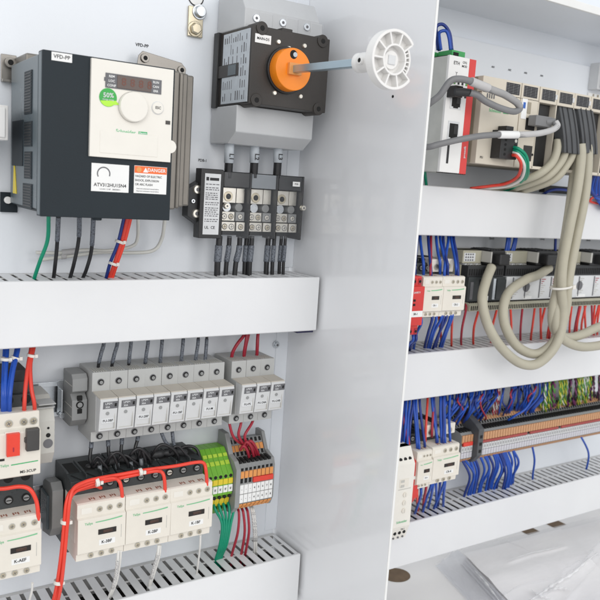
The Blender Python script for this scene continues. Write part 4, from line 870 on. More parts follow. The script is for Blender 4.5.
# ================================================================== RIGHT BAY: COMMUNICATION MODULE
def comm():
    x0, x1, z0, z1, D = 586.0, 626.5, 26.5, 150.5, 100.0
    t = Thing('network_module', 'white network module with red stripe and ports beside the partition', 'network module', ((x0 + x1) / 2, 0, z0))
    b = MB(); b.box(x0, x1, 8, D - 3, z0, z1, 'module_side'); bd = t.part('body', b, bevel=.6)
    for (z, h) in ((112, 12), (52, 9)):
        m = MB(); m.box(x0 - .5, x0 + .3, 62, 74, z, z + h, 'label_pale'); m.box(x0 - .8, x0 - .3, 65, 72, z + 2, z + h - 2, 'mid_grey'); t.part('side_slot', m, bd, .2)
    m = MB(); m.cyl((x0 - .3, 66, 138), 'x', 1.8, .6, 'hole', 12); t.part('side_slot', m, bd, 0)
    f = MB(); f.box(x0, x0 + 30.5, D - 4, D, z0 - .5, z1 + .5, 'white_plastic'); fr = t.part('front_plate', f, bevel=.7)
    f = MB(); f.box(x0 + 30.5, x1, D - 4, D - .2, z0 - .8, z1 + .3, 'module_red')
    f.text('prosoft', x0 + 35.5, 50, D + .1, 4.4, 'label_pale', rot=PI / 2); 
    t.part('red_stripe', f, bevel=.6)
    for k in range(13): 
        m = MB() if k == 0 else m
        m.box(x0 + 1 + 3.1 * k, x0 + 2.6 + 3.1 * k, 60, D - 5, z1 + .2, z1 + .8, 'hole'); m.box(x0 + 1 + 3.1 * k, x0 + 2.6 + 3.1 * k, D - 6, D + .3, z0 - 1.2, z0 - .5, 'hole')
    t.part('vent_slot', m, bd, 0)
    m = MB(); m.text('ETH', x0 + 11, z1 - 7, D + .2, 5, 'ink'); m.text('CFG', x0 + 23, z1 - 5, D + .2, 3.4, 'ink'); m.text('MOD', x0 + 23, z1 - 9, D + .2, 3.4, 'ink'); m.text('Y', x0 + 12, z1 - 18, D + .2, 5, 'ink_grey'); t.part('lettering', m, fr, 0)
    for r_ in range(3):
        for c_ in range(4):
            m = MB(); m.box(x0 + 9 + 6 * c_, x0 + 11.6 + 6 * c_, D - .5, D + .6, z1 - 29 - 6.6 * r_, z1 - 25.6 - 6.6 * r_, 'ink' if (r_ + c_) % 3 else 'wire_leaf'); t.part('status_light', m, fr, .2)
    for z in (95, 62):
        m = MB(); m.box(x0 + 6.5, x0 + 23, D - 2, D + .8, z, z + 20, 'label_pale'); m.box(x0 + 8.4, x0 + 21, D - 1, D + 1.2, z + 2.5, z + 17.5, 'hole'); m.box(x0 + 11, x0 + 18, D - .5, D + 1.5, z + 1.0, z + 4, 'hole'); m.box(x0 + 15, x0 + 21, D, D + 1.5, z + 6, z + 16, 'black'); t.part('network_port', m, fr, .3)
    m = MB(); m.box(x0 + 8.6, x0 + 11.6, D - 1, D + .5, 36, 56, 'ink'); t.part('card_slot', m, fr, .2)
    for d0 in (40, 66):
        m = MB(); xx = x0 + (1 if d0 == 40 else 14); m.box(xx, xx + (22 if d0 == 40 else 20), d0, d0 + 22, z1 - 1, z1 + 9, 'conn_green'); m.box(xx + 2, xx + 10, d0 + 22, d0 + 22.4, z1 + 3, z1 + 7, 'hole'); t.part('plug_connector', m, bd, .6)
comm()
wire('blue wire looping highest above the network module', ((438, 50, 60), (437, 38, 62), (436.3, 27, 64), (443, 24.5, 68), (449.5, 33, 72), (452, 50, 76)), 1.9, 'wire_navy')
wire('blue wire in the lower inner loop above the network module', ((441, 50, 66), (439.6, 40, 66), (439.5, 32.5, 68), (446, 31, 72), (449, 38, 74), (450.5, 50, 76)), 1.8, 'wire_blue')
wire('blue wire rising beside the partition above the network module', ((439.4, 51, 60), (438, 40, 60), (436.5, 32, 58), (434, 26, 54)), 1.9, 'wire_navy')

# ================================================================== CONTROLLER RACK
def rack():
    D = 100.0; z0, z1 = 40.0, 136.0
    def module(label, x0, x1, front, name='controller_module'):
        t = Thing(name, label, 'controller module', ((x0 + x1) / 2, 0, z0), 'modules of the controller rack')
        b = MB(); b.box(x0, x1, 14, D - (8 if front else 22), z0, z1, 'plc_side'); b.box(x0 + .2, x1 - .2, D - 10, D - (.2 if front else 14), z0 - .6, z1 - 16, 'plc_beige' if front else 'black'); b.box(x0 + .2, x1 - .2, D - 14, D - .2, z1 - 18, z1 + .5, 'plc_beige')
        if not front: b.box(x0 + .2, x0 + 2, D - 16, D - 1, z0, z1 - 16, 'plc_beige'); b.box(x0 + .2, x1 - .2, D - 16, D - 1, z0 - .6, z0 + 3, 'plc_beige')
        bd = t.part('body', b, bevel=.7); return t, bd
    def vent(t, bd, x0, x1):
        m = MB(); m.box(x0, x1, D - 1, D + .2, z1 - 14.5, z1 - 2, 'ink_grey')
        for k in range(7): m.box(x0 + .8, x1 - .8, D, D + .55, z1 - 13.8 + 1.75 * k, z1 - 13.0 + 1.75 * k, 'hole')
        for k in range(3): m.box(x0 + (x1 - x0) * (k + .5) / 3 - .4, x0 + (x1 - x0) * (k + .5) / 3 + .4, D, D + .5, z1 - 14, z1 - 2.4, 'mid_grey')
        t.part('vent_grille', m, bd, 0)
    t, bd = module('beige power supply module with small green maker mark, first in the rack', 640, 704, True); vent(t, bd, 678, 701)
    m = MB(); m.text('Schneider', 664, 100, D + .2, 5.2, 'green_soft'); m.box(677, 686, D, D + .25, 98.6, 102, 'green_print'); t.part('maker_mark', m, bd, 0)
    m = MB(); m.text('PS1', 649, 46.5, D + .3, 3.6, 'ink'); t.part('front_lettering', m, bd, 0); m = MB()
    for k in range(4): m.box(648 + 3.6 * k, 649.6 + 3.6 * k, D - .5, D + .3, 113, 118, 'ink_grey')
    t.part('indicator_row', m, bd, 0)
    # terminal plug of the supply
    a = rect((497, 130), (512.5, 131), (511.5, 160), (496.5, 158), D + 8)
    m = MB(); m.box(a[0], a[1] + 3, D - 1, D + 14, a[2], a[3], 'black'); m.box(a[0] + 8, a[0] + 20, D, D + 13, a[3], a[3] + 5, 'black'); pl = t.part('terminal_plug', m, bd, .6)
    for k in range(5):
        m = MB(); z = a[2] + 3 + k * (a[3] - a[2] - 5) / 5; m.cyl((a[1] - 1, D + 13.6, z + 2), 'd', 2.0, .8, 'nickel' if k % 2 else 'hole', 12); m.cyl((a[0] + 8, D + 13.6, z + 2), 'd', 1.6, .8, 'hole', 12); t.part('plug_screw', m, pl, 0)
    t, bd = module('narrow beige processor module with grey network plug, second in the rack', 705, 736, True); vent(t, bd, 708, 732)
    m = MB(); m.box(707, 716, D, D + .4, 96, 119, 'label_white'); m.box(709, 713, D + .2, D + .6, 108, 115, 'blue_logo'); t.part('logo_label', m, bd, 0); m = MB(); m.box(717, 723, D - .5, D + .5, 103, 116, 'plc_side'); t.part('card_door', m, bd, .2)
    m = MB(); m.box(717, 733, D - 1, D + .6, 84, 98, 'hole'); t.part('network_port', m, bd, .3)
    m = MB(); m.box(718, 733, D - 1, D + .6, 48, 66, 'window_black'); m.cyl((734.5, D, 56), 'd', 1.5, .7, 'hole', 10); t.part('service_port', m, bd, .3)
    lab = ('black fronted input module left of the ribbed grey plugs, third in the rack', 'black fronted module carrying the left ribbed plug, fourth in the rack', 'black fronted module carrying the right ribbed plug, fifth in the rack', 'black fronted module at the right photo edge, sixth in the rack', 'last black fronted module in the rack, cut by the right photo edge')
    for k in range(5):
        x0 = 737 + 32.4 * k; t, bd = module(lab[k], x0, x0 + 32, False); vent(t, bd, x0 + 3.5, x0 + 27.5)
        m = MB(); m.box(x0 + 27.8, x0 + 30.5, D - 1, D + 1.2, z1 - 12, z1 - 6, 'label_pale'); t.part('latch', m, bd, .5)
        m = MB(); m.box(x0 + 3, x0 + 30, D - 16, D - 9, z0 + 4, z1 - 19, 'black'); m.box(x0 + 6, x0 + 9, D - 10, D - 7, z0 + 10, z1 - 30, 'black_soft'); m.cyl((x0 + 8, D - 11, z1 - 27), 'd', 1.6, 3, 'nickel', 10); t.part('socket', m, bd, .3)
rack()
def ribbed_plug(label, px_l, px_r, cut):
    t = Thing('cable_plug', label, 'cable plug', at((px_l + px_r) / 2, 152, 112), 'ribbed cable plugs')
    n = 12; top = [(px_l - 1, px_r - 6), 105]; vs = []
    m = MB()
    rows = []
    for i in range(n + 1):
        q = i / n; py = 104.5 + cut * 0 + q * 48; bow = 5.5 * math.sin(q * PI * .5)
        d = 96 + 18 * math.sin(min(1, q * 1.5) * PI / 2); l = at(px_l - 3.5 + bow, py + (-1 if i == 0 else 0), d); r = at(px_r - 5.0 + bow, py + 2.0, d)
        rows.append((l, r))
    for l, r in rows: vs += [(l[0], l[1] - 14, l[2]), (r[0], r[1] - 14, r[2]), r, l]
    fs = [(0, 1, 2, 3), (4 * n, 4 * n + 3, 4 * n + 2, 4 * n + 1)] + [(4 * i + j, 4 * i + (j + 1) % 4, 4 * i + 4 + (j + 1) % 4, 4 * i + 4 + j) for i in range(n) for j in range(4)]
    m.add(vs, fs, 'plug_grey'); b = t.part('hood', m, bevel=.8)
    m = MB()
    for k in range(3):
        q = (k + .5) / 3; m.tube([tuple(Vector(l).lerp(Vector(r), q) + Vector((0, .2, 0))) for l, r in rows], .9, 'black_soft', 6)
    t.part('rib', m, b, 0)
ribbed_plug('left ribbed dark grey plug with three beige cables', 562.5, 579.5, 0)
ribbed_plug('right ribbed dark grey plug with two straight beige cables', 581, 597.5, 0)
single('wall_latch', MB().box(962, 1010, 0, 24, 168, 203, 'grey_box').box(956, 966, 0, 16, 166, 203, 'label_pale').box(964, 1008, 23.5, 24.5, 172, 199, 'aux_grey'), 'grey box fixed to the back panel at the upper right edge', 'grey box', (985, 0, 166), None, 1.2)
m = MB(); m.box(956, 1010, 0, 2.5, 142, 162, 'label_white').box(966, 969, 2, 3, 144, 161, 'plc_side').box(976, 980, 2, 3, 144, 161, 'plc_side')
single('wall_label', m, 'small white label strip under the grey box at the right edge', 'label', (980, 0, 142), None, .2)
for k, (px, py) in enumerate(((493, 67), (509.5, 70), (525.5, 73), (541.5, 75.8))): panel_text('A0%d' % (k + 1), px, py, 3.6, '%s small printed mark from the left above the controller rack' % ORD[k])
for k, (px, py) in enumerate(((491.5, 238.6), (542, 239), (588, 240.2))): panel_text('TB-0%d' % (k + 1), px, py, 4.4, '%s small printed mark from the left under the controller duct' % ORD[k])

# grey patch cables
C1 = [(418, 112, 88), (430, 103, 108), (440, 95, 116), (450, 81.5, 122), (460, 79, 126), (474, 82.5, 128), (490, 89.5, 130), (505, 95, 132), (516, 102, 134), (520, 108, 134), (514, 111.5, 134), (500, 108, 132), (486, 101.5, 128), (478, 95.5, 124), (470, 92.5, 120)]
o = wire('grey patch cable looping over the beige power supply back to the network port', C1, 3.6, 'cable_grey', cat='patch cable', name='patch_cable', seg=12)
base = tuple(Vector(at(*C1[-1])))
MB().tube([at(471, 81.3, 127.5), at(488.5, 88.4, 129.5)], 4.6, 'cable_light', 14).build('marker_sleeve', o, base, .3)
MB().tube(spline([at(488, 88.4, 129.5), at(497, 91.8, 131), at(505, 95, 132), at(516, 102, 134), at(520, 107, 134)]), 4.0, 'cable_mid', 12).build('strain_relief', o, base, 0)
MB().tube([at(454, 92, 111), at(463, 92.2, 115), at(472, 93, 120)], [4.2, 4.6, 3.9], 'black_soft', 10).box(at(453, 92, 104)[0] - 5, at(453, 92, 104)[0] + 6, 98, 113, at(453, 92, 104)[2] - 6, at(453, 92, 104)[2] + 6, 'window_black').build('network_plug', o, base, .5)
C2 = [(414, 146, 84), (428, 147, 104), (440, 144, 112), (460, 139.5, 120), (480, 136, 126), (500, 134.6, 128), (520, 134.8, 128), (540, 133.2, 126), (552, 130, 124), (557.5, 126, 122), (554, 122.5, 118)]
o = wire('grey patch cable running from the partition to the processor module', C2, 3.4, 'cable_grey', cat='patch cable', name='patch_cable', seg=12)
base = tuple(Vector(at(*C2[-1])))
MB().tube([at(499, 134.6, 128), at(517.5, 134.8, 128.2)], 4.3, 'label_white', 14).build('marker_sleeve', o, base, .3)
MB().tube(spline([at(518, 134.7, 128), at(530, 134.2, 127.4), at(541, 133, 126), at(552, 130, 124), at(557.4, 126, 122), at(555.5, 121.6, 119)]), 3.55, 'cable_light', 12).build('cable_end', o, base, 0)
MB().box(at(532, 121, 108)[0], at(546, 122, 108)[0] + 4, 102, 114, at(540, 121, 108)[2] - 6.5, at(540, 121, 108)[2] + 5.5, 'cable_grey').tube([at(545, 122, 110), at(555, 121.8, 116)], [5.4, 4.0], 'cable_grey', 10).build('network_plug', o, base, .8)
wire('green wire curving down from the supply terminal plug', ((512.5, 147, 112), (519, 149, 120), (525.5, 155, 122), (528, 165, 116), (526, 178, 90), (512, 189, 52), (490, 193, 40)), 1.9, 'wire_green')
wire('second green wire beside it at the supply terminal plug', ((512.5, 150, 112), (518, 152, 120), (524, 158, 121), (526, 168, 114), (523, 180, 88), (508, 190, 52), (486, 194, 40)), 1.7, 'wire_green')
wire('red wire curving from the supply terminal plug into the duct', ((511.5, 155, 112), (516.5, 156, 120), (521, 164, 120), (518, 176, 104), (506, 183.5, 84), (490, 186, 66), (470, 188.5, 50)), 1.9, 'wire_red')
wire('white wire curving from the supply terminal plug into the duct', ((512, 152, 112), (518.5, 155, 121), (524.3, 166, 120), (521, 179, 102), (508, 186, 80), (492, 188, 62), (474, 190, 48)), 1.8, 'wire_white')
wire('green wire rising behind the duct under the network module', ((424.5, 170, 50), (425.5, 178, 50), (427, 192, 45)), 1.8, 'wire_green')

# ================================================================== BEIGE CABLES
def cable(label, px, r=6.2, mt='cable_beige', group='beige control cables', **k):
    return wire(label, px, r, mt, group, cat='cable', name='control_cable', seg=16, n=12, **k)
for k, (xa, dy) in enumerate(((556.5, 0), (565, 4), (573, 8))):
    cable('%s beige cable sweeping left out of the left ribbed plug into the duct' % ('upper', 'middle', 'lower')[k], ((xa + 1.5, 140, 104), (xa, 152, 106), (xa - 5, 163, 104), (xa - 17, 173.5 + dy * .55, 98), (xa - 36, 181 + dy * .65, 78), (xa - 58, 188 + dy * .5, 46), (xa - 75, 197, 36)), 5.0)
BUN = [
 ('beige cable looping lowest and left to the black plug of the first cable module', [(580.5, 144, 110), (581, 158, 112), (577, 190, 114), (569, 230, 114), (563, 262, 112), (561.5, 288, 112), (563, 312, 112), (560, 335, 114), (550, 353, 114), (535, 364.5, 112), (518, 362, 106), (500, 346, 98), (487.5, 324, 90), (482.3, 300, 82), (486, 281, 72), (491.5, 267, 62)]),
 ('beige cable in the inner loop to the black plug of the second cable module', [(587.5, 145, 108), (588, 160, 110), (585, 195, 112), (577, 235, 112), (571, 265, 112), (567.5, 288, 112), (566, 308, 110), (560, 331, 108), (549, 347, 106), (534, 354, 102), (517, 346, 98), (506, 328, 94), (503.3, 309, 88), (509, 292, 80), (525, 280, 72), (538, 275, 66), (549, 268, 58)]),
 ('beige cable turning right after the tie, upper of the right pair', [(575, 150, 92), (575, 165, 96), (571, 200, 104), (565, 240, 106), (560, 270, 104), (557, 290, 102), (553, 308, 102), (552.6, 322, 102), (557, 333, 102), (568, 337.5, 102), (582, 334.5, 100), (596, 328, 98), (614, 322, 96)]),
 ('beige cable turning right after the tie, lower of the right pair', [(584, 150, 96), (583, 165, 100), (578, 205, 106), (571.5, 245, 106), (565, 274, 105), (561, 292, 104), (556.5, 312, 106), (557, 330, 108), (566, 341, 110), (580, 346.5, 110), (596, 346, 108), (614, 342, 106)])]
for lb, p in BUN: cable(lb, p, 6.1)
c = Vector(at(563, 287, 110)); 
m = MB(); n = 36
ring = [(c.x - 2.5 + 15.5 * math.cos(2 * PI * i / n), c.y - 1 + 10.5 * math.sin(2 * PI * i / n), c.z + 2.0 * math.cos(2 * PI * i / n)) for i in range(n + 1)]
m.tube(ring, 1.5, 'tie', 8, False); m.box(c.x + 10, c.x + 16, c.y + 2, c.y + 8, c.z - 2.2, c.z + 3.2, 'tie'); 
single('cable_tie', m, 'white tie binding the hanging beige cables together', 'cable tie', tuple(c), None, .3)
for k in range(6):
    wire('blue wire bunched behind the beige cables at the right edge', ((610, 158 - 3 * k, 60), (601 + k, 163 - 2 * k, 70), (594 + 1.2 * k, 174 + k, 74), (590 + 2 * k, 188 + 2 * k, 70), (597 + k, 197 + 2 * k, 72), (610, 195 + 3 * k, 66)), 1.9, 'wire_blue' if k % 2 else 'wire_navy', 'blue wires bunched at the right edge')
wire('blue wire lying on the controller duct beside the beige cables', ((540, 196, 50), (552, 190, 62), (566, 190, 66), (580, 194, 60), (590, 198, 52)), 1.9, 'wire_navy')
wire('red wire among the blue ones at the right edge', ((604, 188, 64), (596, 195, 70), (590, 201, 66), (600, 204, 66)), 1.6, 'wire_red')
single('cable_tray_strip', MB().box(850, 1060, 20, 30, 14, 24, 'black_soft'), 'dark strip behind the blue wires under the controller rack', 'strip', (950, 20, 14), None, .6)

# ================================================================== SECOND ROW
def relay_red():
    a = rect((410, 276), (425.3, 278), (421.5, 336), (406.5, 336), 90); x0, x1, z0, z1 = a
    t = Thing('safety_relay', 'bright red safety relay next to the partition in the second row', 'relay', ((x0 + x1) / 2, 0, z0))
    m = MB(); m.box(x0, x1, 10, 90, z0 + 12, z1 - 11, 'relay_red'); m.box(x0 + .4, x1 - .4, 12, 84, z0, z1, 'relay_red')
    b = t.part('body', m, bevel=.8)
    for zz in (z1 - 6, z0 + 4):
        for k in range(3):
            m = MB(); xx = x0 + 3.5 + k * (x1 - x0 - 7) / 2; m.box(xx - 2.2, xx + 2.2, 83, 84.6, zz - 3.5, zz + 3.5, 'wire_dark_red'); m.cyl((xx, 84, zz), 'd', 1.7, 1, 'hole', 12); t.part('terminal_screw', m, b, .2)
    m = MB(); m.box(x0 + 1, x1 - 1, 89, 90.5, (z0 + z1) / 2 - 12, (z0 + z1) / 2 - 5, 'label_white'); m.text('SR-1', (x0 + x1) / 2, (z0 + z1) / 2 - 8.5, 90.8, 3.4, 'ink'); m.text('SAFETY', (x0 + x1) / 2, z1 - 18, 90.4, 3, 'label_pale')
    for k in range(2): m.box(x0 + 7, x0 + 10, 89, 90.6, (z0 + z1) / 2 + 1 + 5 * k, (z0 + z1) / 2 + 3.4 + 5 * k, 'hole')
    t.part('front_label', m, b, 0)
relay_red()
def small_contactor(label, x0, w, zf, hf, D, name, group):
    return contactor(label, x0, w, zf + 17, name, group, D=D, hz=hf + 24, front_top=17, scale_front=hf / 56)
A = at(425.5, 277, 86); B_ = at(445, 277, 86); C_ = at(467, 277, 86)
gg = 'pairs of small cream contactors in the right bay'
small_contactor('left small cream contactor next to the red safety relay', A[0], B_[0] - A[0] - .4, -93, 48, 86, 'CR-1', gg)
small_contactor('right small cream contactor in the second row, before the cable modules', B_[0], C_[0] - B_[0], -93, 48, 86, 'CR-2', gg)
for k, (px, py) in enumerate(((436, 268.5), (448, 268))):
    c = at(px, py, 66); t = Thing('contact_block', '%s cream add-on block on top of the small contactors, second row' % ('left', 'right')[k], 'contact block', c)
    m = MB(); m.box(c[0] - 9, c[0] + 9, 40, 66, -90, c[2] + 11, 'cream'); b = t.part('body', m, bevel=.8); m = MB(); m.screw(c[0], 66.2, c[2] + 2, 3.4, 'brass', 'aux_grey'); t.part('terminal_screw', m, b, 0)
def cable_module(label, x0, x1, dark, plug):
    t = Thing('cable_module', label, 'cable module', ((x0 + x1) / 2, 0, -140), 'cable modules in the second row')
    m = MB(); m.box(x0, x1, 8, 34, -139, -66, 'base_beige'); m.box(x0, x1, 34, 44, -139, -84, 'base_beige')
    b = t.part('body', m, bevel=.8)
    m = MB(); m.box(x0 + 2, x0 + (x1 - x0) * .52, 20, 44, -82, -66, 'base_beige'); m.box(x0 + 4, x0 + 24, 43.6, 44.4, -80, -69, 'label_pale')
    for i in range(4):
        for j in range(3): m.box(x0 + 6 + 4 * i, x0 + 8.4 + 4 * i, 44.2, 44.9, -79 + 3.6 * j, -77 + 3.6 * j, 'ink_grey')
    t.part('fuse_compartment', m, b, .5)
    m = MB(); m.box(x0 + 1, x1 - 1, 34, 56, -98, -84, 'black_soft'); k = x0 + 3
    while k < x1 - 3: m.box(k, k + 2.2, 50, 56.5, -96, -88, 'hole'); k += 4.2
    t.part('upper_terminals', m, b, .3)
    m = MB(); m.box(x0, x1, 40, 60, -129, -98, 'contact_black' if dark else 'label_pale'); lb = t.part('front_panel', m, b, .4)
    w = x1 - x0
    m = MB()
    if dark:
        m.box(x0 + w * .30, x0 + w * .58, 60, 62, -127, -101, 'black_soft'); m.box(x0 + w * .66, x0 + w * .72, 60, 61, -127, -100, 'label_grey'); m.box(x0 + w * .74, x0 + w * .99, 60, 62, -126, -101, 'contact_black'); m.box(x0 + w * .42, x0 + w * .52, 62, 62.5, -128, -122, 'label_white')
        m.box(x0 + w * .05, x0 + w * .12, 60, 61, -126, -104, 'ink_grey')
    else:
        for q in (.12, .36, .64, .86):
            m.box(x0 + w * q - .9, x0 + w * q + .9, 60, 60.6, -127, -99, 'ink_grey')
            for j in range(9): m.box(x0 + w * q + 3, x0 + w * q + 3 + 2 + 3 * ((j * 7) % 3), 60, 60.35, -125 + 2.8 * j, -124 + 2.8 * j, 'aux_grey' if q < .5 else 'wire_dark_red' if j > 5 else 'aux_grey')
        m.cyl((x0 + w * .36 + 2, 56, -112), 'd', 6.5, 4.6, 'ink_grey', 24); m.box(x0 + w * .34, x0 + w * .50, 60, 60.4, -128.6, -124.5, 'label_white')
    t.part('legend', m, lb, 0)
    m = MB(); m.prism([(40, -129), (62, -130), (66, -133), (66, -140), (40, -141)], x0, x1, 'base_beige'); k = x0 + 2
    while k < x1 - 2: m.box(k, k + 1.5, 60, 66.5, -139, -133.5, 'hole'); m.box(k, k + 1.5, 56, 63, -130.4, -129.2, 'hole'); k += 3.4
    t.part('lower_terminals', m, b, 0)
    m = MB(); m.box(x0 + w * .55, x0 + w * .96, 20, 58, -84, -64, 'black'); m.box(x0 + w * .62, x0 + w * .90, 50, 70, -82, -68, 'black'); sk = t.part('cable_socket', m, b, 2.0)
    for j in range(5):
        m = MB() if j == 0 else m; m.box(x0 + w * (.58 + .075 * j), x0 + w * (.60 + .075 * j), 24, 52, -64.4, -63.2, 'plug_grey')
    m.box(x0 + w * .53, x0 + w * .56, 30, 60, -80, -66, 'aux_grey'); m.box(x0 + w * .95, x0 + w * .98, 30, 60, -80, -66, 'aux_grey'); t.part('socket_latch', m, sk, .3)
    for j in range(6):
        m = MB(); xx = x0 + w * (.06 + .075 * j); m.box(xx, xx + w * .05, 34, 47, -86, -82.5, 'aux_grey' if j % 2 else 'label_pale'); m.cyl((xx + w * .025, 46.5, -84.4), 'd', 1.1, 1, 'hole', 10); t.part('fuse_terminal', m, b, .2)
cable_module('first cable module with dark front, right of the small contactors', 690, 757, True, 0)
cable_module('second cable module with white legend and black knob, behind the cable loops', 759, 862, False, 1)
cable_module('third cable module at the right edge, behind the tied beige cables', 864, 985, False, 2)
cable_module('fourth cable module cut off by the right photo edge', 987, 1090, False, 3)

rnd = random.Random(11)
# blue feeds from the upper duct into the second row
for k, (xa, xb, yb, d) in enumerate(((417, 415, 270, 70), (420, 423.5, 268, 72), (416, 414, 262, 60), (428, 431, 275, 76), (436, 440, 266, 70), (440, 446, 270, 72), (443, 447.5, 268, 76), (448, 444.5, 274, 78), (451, 456, 270, 76), (453.5, 458, 274, 78))):
    wire('blue wire dropping from the controller duct to the second row relays', ((xa, 228, 40), (xa + .3, 240, 50), ((xa + xb) / 2 + rnd.uniform(-1, 1), 253, 62), (xb, yb - 4, d), (xb, yb + 8, d - 4)), 1.75, 'wire_blue' if k % 3 else 'wire_navy', 'blue wires above the second row relays')
    if k in (3, 7, 8, 9): pass
wire('single red wire among the blue ones above the second row relays', ((431, 228, 42), (431, 240, 50), (431, 255, 64), (430.6, 270, 76), (430.6, 280, 74)), 1.5, 'wire_dark_red')
for k, (xa, xb) in enumerate(((507.5, 505), (509.5, 507.5), (514.5, 510.5), (516, 512.5))):
    wire('blue wire of the pair entering the second cable module from above', ((xa + .6, 228, 34), (xa, 240, 38), (xb, 256, 38), (xb - .4, 264, 34)), 2.0, 'wire_blue', 'blue wires entering the second cable module')
wire('blue wire entering the third cable module behind the beige cables', ((556, 228, 34), (555.5, 240, 36), (555, 256, 36), (555, 262, 34)), 2.0, 'wire_navy')
for k, (xa, ya, xb, yb) in enumerate(((416, 338, 410, 350), (413, 338, 407, 350), (421, 322, 414, 346), (432, 318, 425, 345), (436, 318, 428, 346), (441, 317, 430, 347), (443, 317, 436, 345), (450, 316, 440, 346), (452, 316, 442, 347), (446, 317, 433, 349))):
    wire('blue wire falling from the second row relays into the duct', ((xa, ya - 5, 78), (xa, ya + 2, 80), ((xa + xb) / 2 + rnd.uniform(-1.5, .5), (ya + yb) / 2, 66), (xb, yb, 40), (xb - .6, yb + 7, 36)), 1.75, 'wire_blue' if k % 3 else 'wire_navy', 'blue wires below the second row relays')
for k, (xa, xb) in enumerate(((439, 441), (452, 451.5))):
    wire('%s thin red wire between the blue ones below the second row relays' % ('left', 'right')[k], ((xa, 312, 76), (xa + .2, 320, 72), (xb, 336, 50), (xb, 346, 36)), 1.4, 'wire_red')
for k, xa in enumerate((467, 479.5, 497, 510.5, 522, 533.5, 540, 545.5, 549, 551.5, 554, 570.5, 579, 581.5, 584, 586.5, 592.5, 595.5, 598.5, 600.5, 602)):
    ya = 310 - (xa - 467) * .035; yb = 343.5 - (xa - 467) * .03; sw = rnd.uniform(-6, 2); xa += rnd.uniform(-1.2, 1.2)
    wire('thin red wire hanging from the cable modules into the slotted duct', ((xa, ya - 6, 58), (xa, ya, 62), (xa + sw * .75 + rnd.uniform(-.8, .8), (ya + yb) / 2, 56), (xa + sw, yb - 4, 42), (xa + sw + .5, yb + 5, 34)), 1.5, 'wire_red' if k % 4 else 'wire_dark_red', 'red wires below the cable modules')

# ================================================================== THIRD ROW
def timer():
    a = rect((398.5, 451), (416.5, 448.5), (408.8, 539), (391.5, 543.5), 90); x0, x1, z0, z1 = a
    t = Thing('timer_relay', 'tall slim cream relay overlapping the lower duct beside the partition', 'relay', ((x0 + x1) / 2, 0, z0))
    m = MB(); m.box(x0, x1, 10, 90, z0 + 18, z1 - 18, 'cream_light'); m.box(x0 + .3, x1 - .3, 12, 80, z1 - 18, z1, 'cream_light'); m.prism([(64, z0), (84, z0), (90, z0 + 18), (64, z0 + 18)], x0 + .3, x1 - .3, 'cream_light'); m.prism([(70, z1), (80, z1), (90, z1 - 19), (70, z1 - 19)], x0 + .2, x1 - .2, 'cream_light'); b = t.part('body', m, bevel=.7)
    w = x1 - x0
    for k in range(3):
        m = MB(); xx = x0 + w * (.25 + .26 * k); m.cyl((xx, 84, z1 - 13), 'd', 2.2, 3.4, 'hole', 14); m.cyl((xx, 82.5, z0 + 10), 'd', 2.1, 5.6, 'hole', 14); m.cyl((xx, 82, z0 + 3), 'd', 1.3, 4.2, 'ink_grey', 10); t.part('terminal_screw', m, b, 0)
    m = MB(); m.box(x0 + w * .2, x0 + w * .7, 89.6, 90.5, z1 - 46, z1 - 36, 'cream'); m.box(x0 + w * .25, x0 + w * .45, 90.3, 90.8, z1 - 40, z1 - 37, 'aux_grey'); m.box(x0 + w * .25, x0 + w * .45, 90.3, 90.8, z1 - 46, z1 - 43, 'aux_grey'); m.box(x0 + w * .15, x0 + w * .85, 90, 90.4, z1 - 49, z1 - 48.4, 'aux_grey')
    t.part('range_field', m, b, 0); m = MB(); m.text('Schneider', x0 + w * .5, z0 + 25, 90.3, 4.2, 'green_soft'); t.part('maker_mark', m, b, 0); m = MB(); m.text('TR-1', x0 + w * .62, z0 + 14.5, 89.4, 3, 'ink'); t.part('front_lettering', m, b, 0)
    for zz in (z1 - 56, z1 - 66, z1 - 76): 
        m = MB(); m.cyl((x0 + w * .55, 89.5, zz), 'd', 3.1, 2, 'cream', 20); m.box(x0 + w * .55 - .4, x0 + w * .55 + .4, 91, 91.8, zz - 2.4, zz + 2.4, 'aux_grey'); t.part('adjusting_dial', m, b, .3)
timer()
a = rect((415.5, 452), (419.5, 451), (414.5, 513), (409.5, 514), 84)
t = Thing('safety_relay', 'narrow red relay squeezed between the tall cream relay and small contactor', 'relay', ((a[0] + a[1]) / 2, 0, a[2]))
m = MB(); m.prism([(10, a[3] - 10), (60, a[3]), (84, a[3] - 12), (84, a[2] + 20), (70, a[2]), (10, a[2])], a[0], a[1] + 2, 'relay_red'); b = t.part('body', m, bevel=.7)
m = MB(); m.box(a[0] + .5, a[1], 83.6, 84.4, a[2] + 44, a[2] + 48, 'label_white'); m.cyl((a[0] + 4, 76, a[2] + 10), 'd', 1.8, 3, 'hole', 12); t.part('front_label', m, b, 0)
A = at(419.5, 454, 88); B_ = at(434.5, 451, 88); C_ = at(461.5, 444, 88)
small_contactor('left small cream contactor of the third row, beside the red relay', A[0], B_[0] - A[0] - .4, -305, 48, 88, 'CR-3', gg)
small_contactor('right small cream contactor of the third row, before the long terminal strip', B_[0], C_[0] - B_[0], -303, 48, 88, 'CR-4', gg)
for k, (px, py) in enumerate(((430, 432), (450, 430), (441, 434))):
    c = at(px, py, 64); t = Thing('contact_block', '%s cream add-on block on top of the small contactors, third row' % ('left', 'right', 'middle')[k], 'contact block', c)
    m = MB(); m.box(c[0] - 9, c[0] + 9, 40, 64, -298, c[2] + 9, 'cream'); b = t.part('body', m, bevel=.8); m = MB(); m.screw(c[0], 64.2, c[2], 3.2, 'brass', 'aux_grey'); t.part('terminal_screw', m, b, 0)

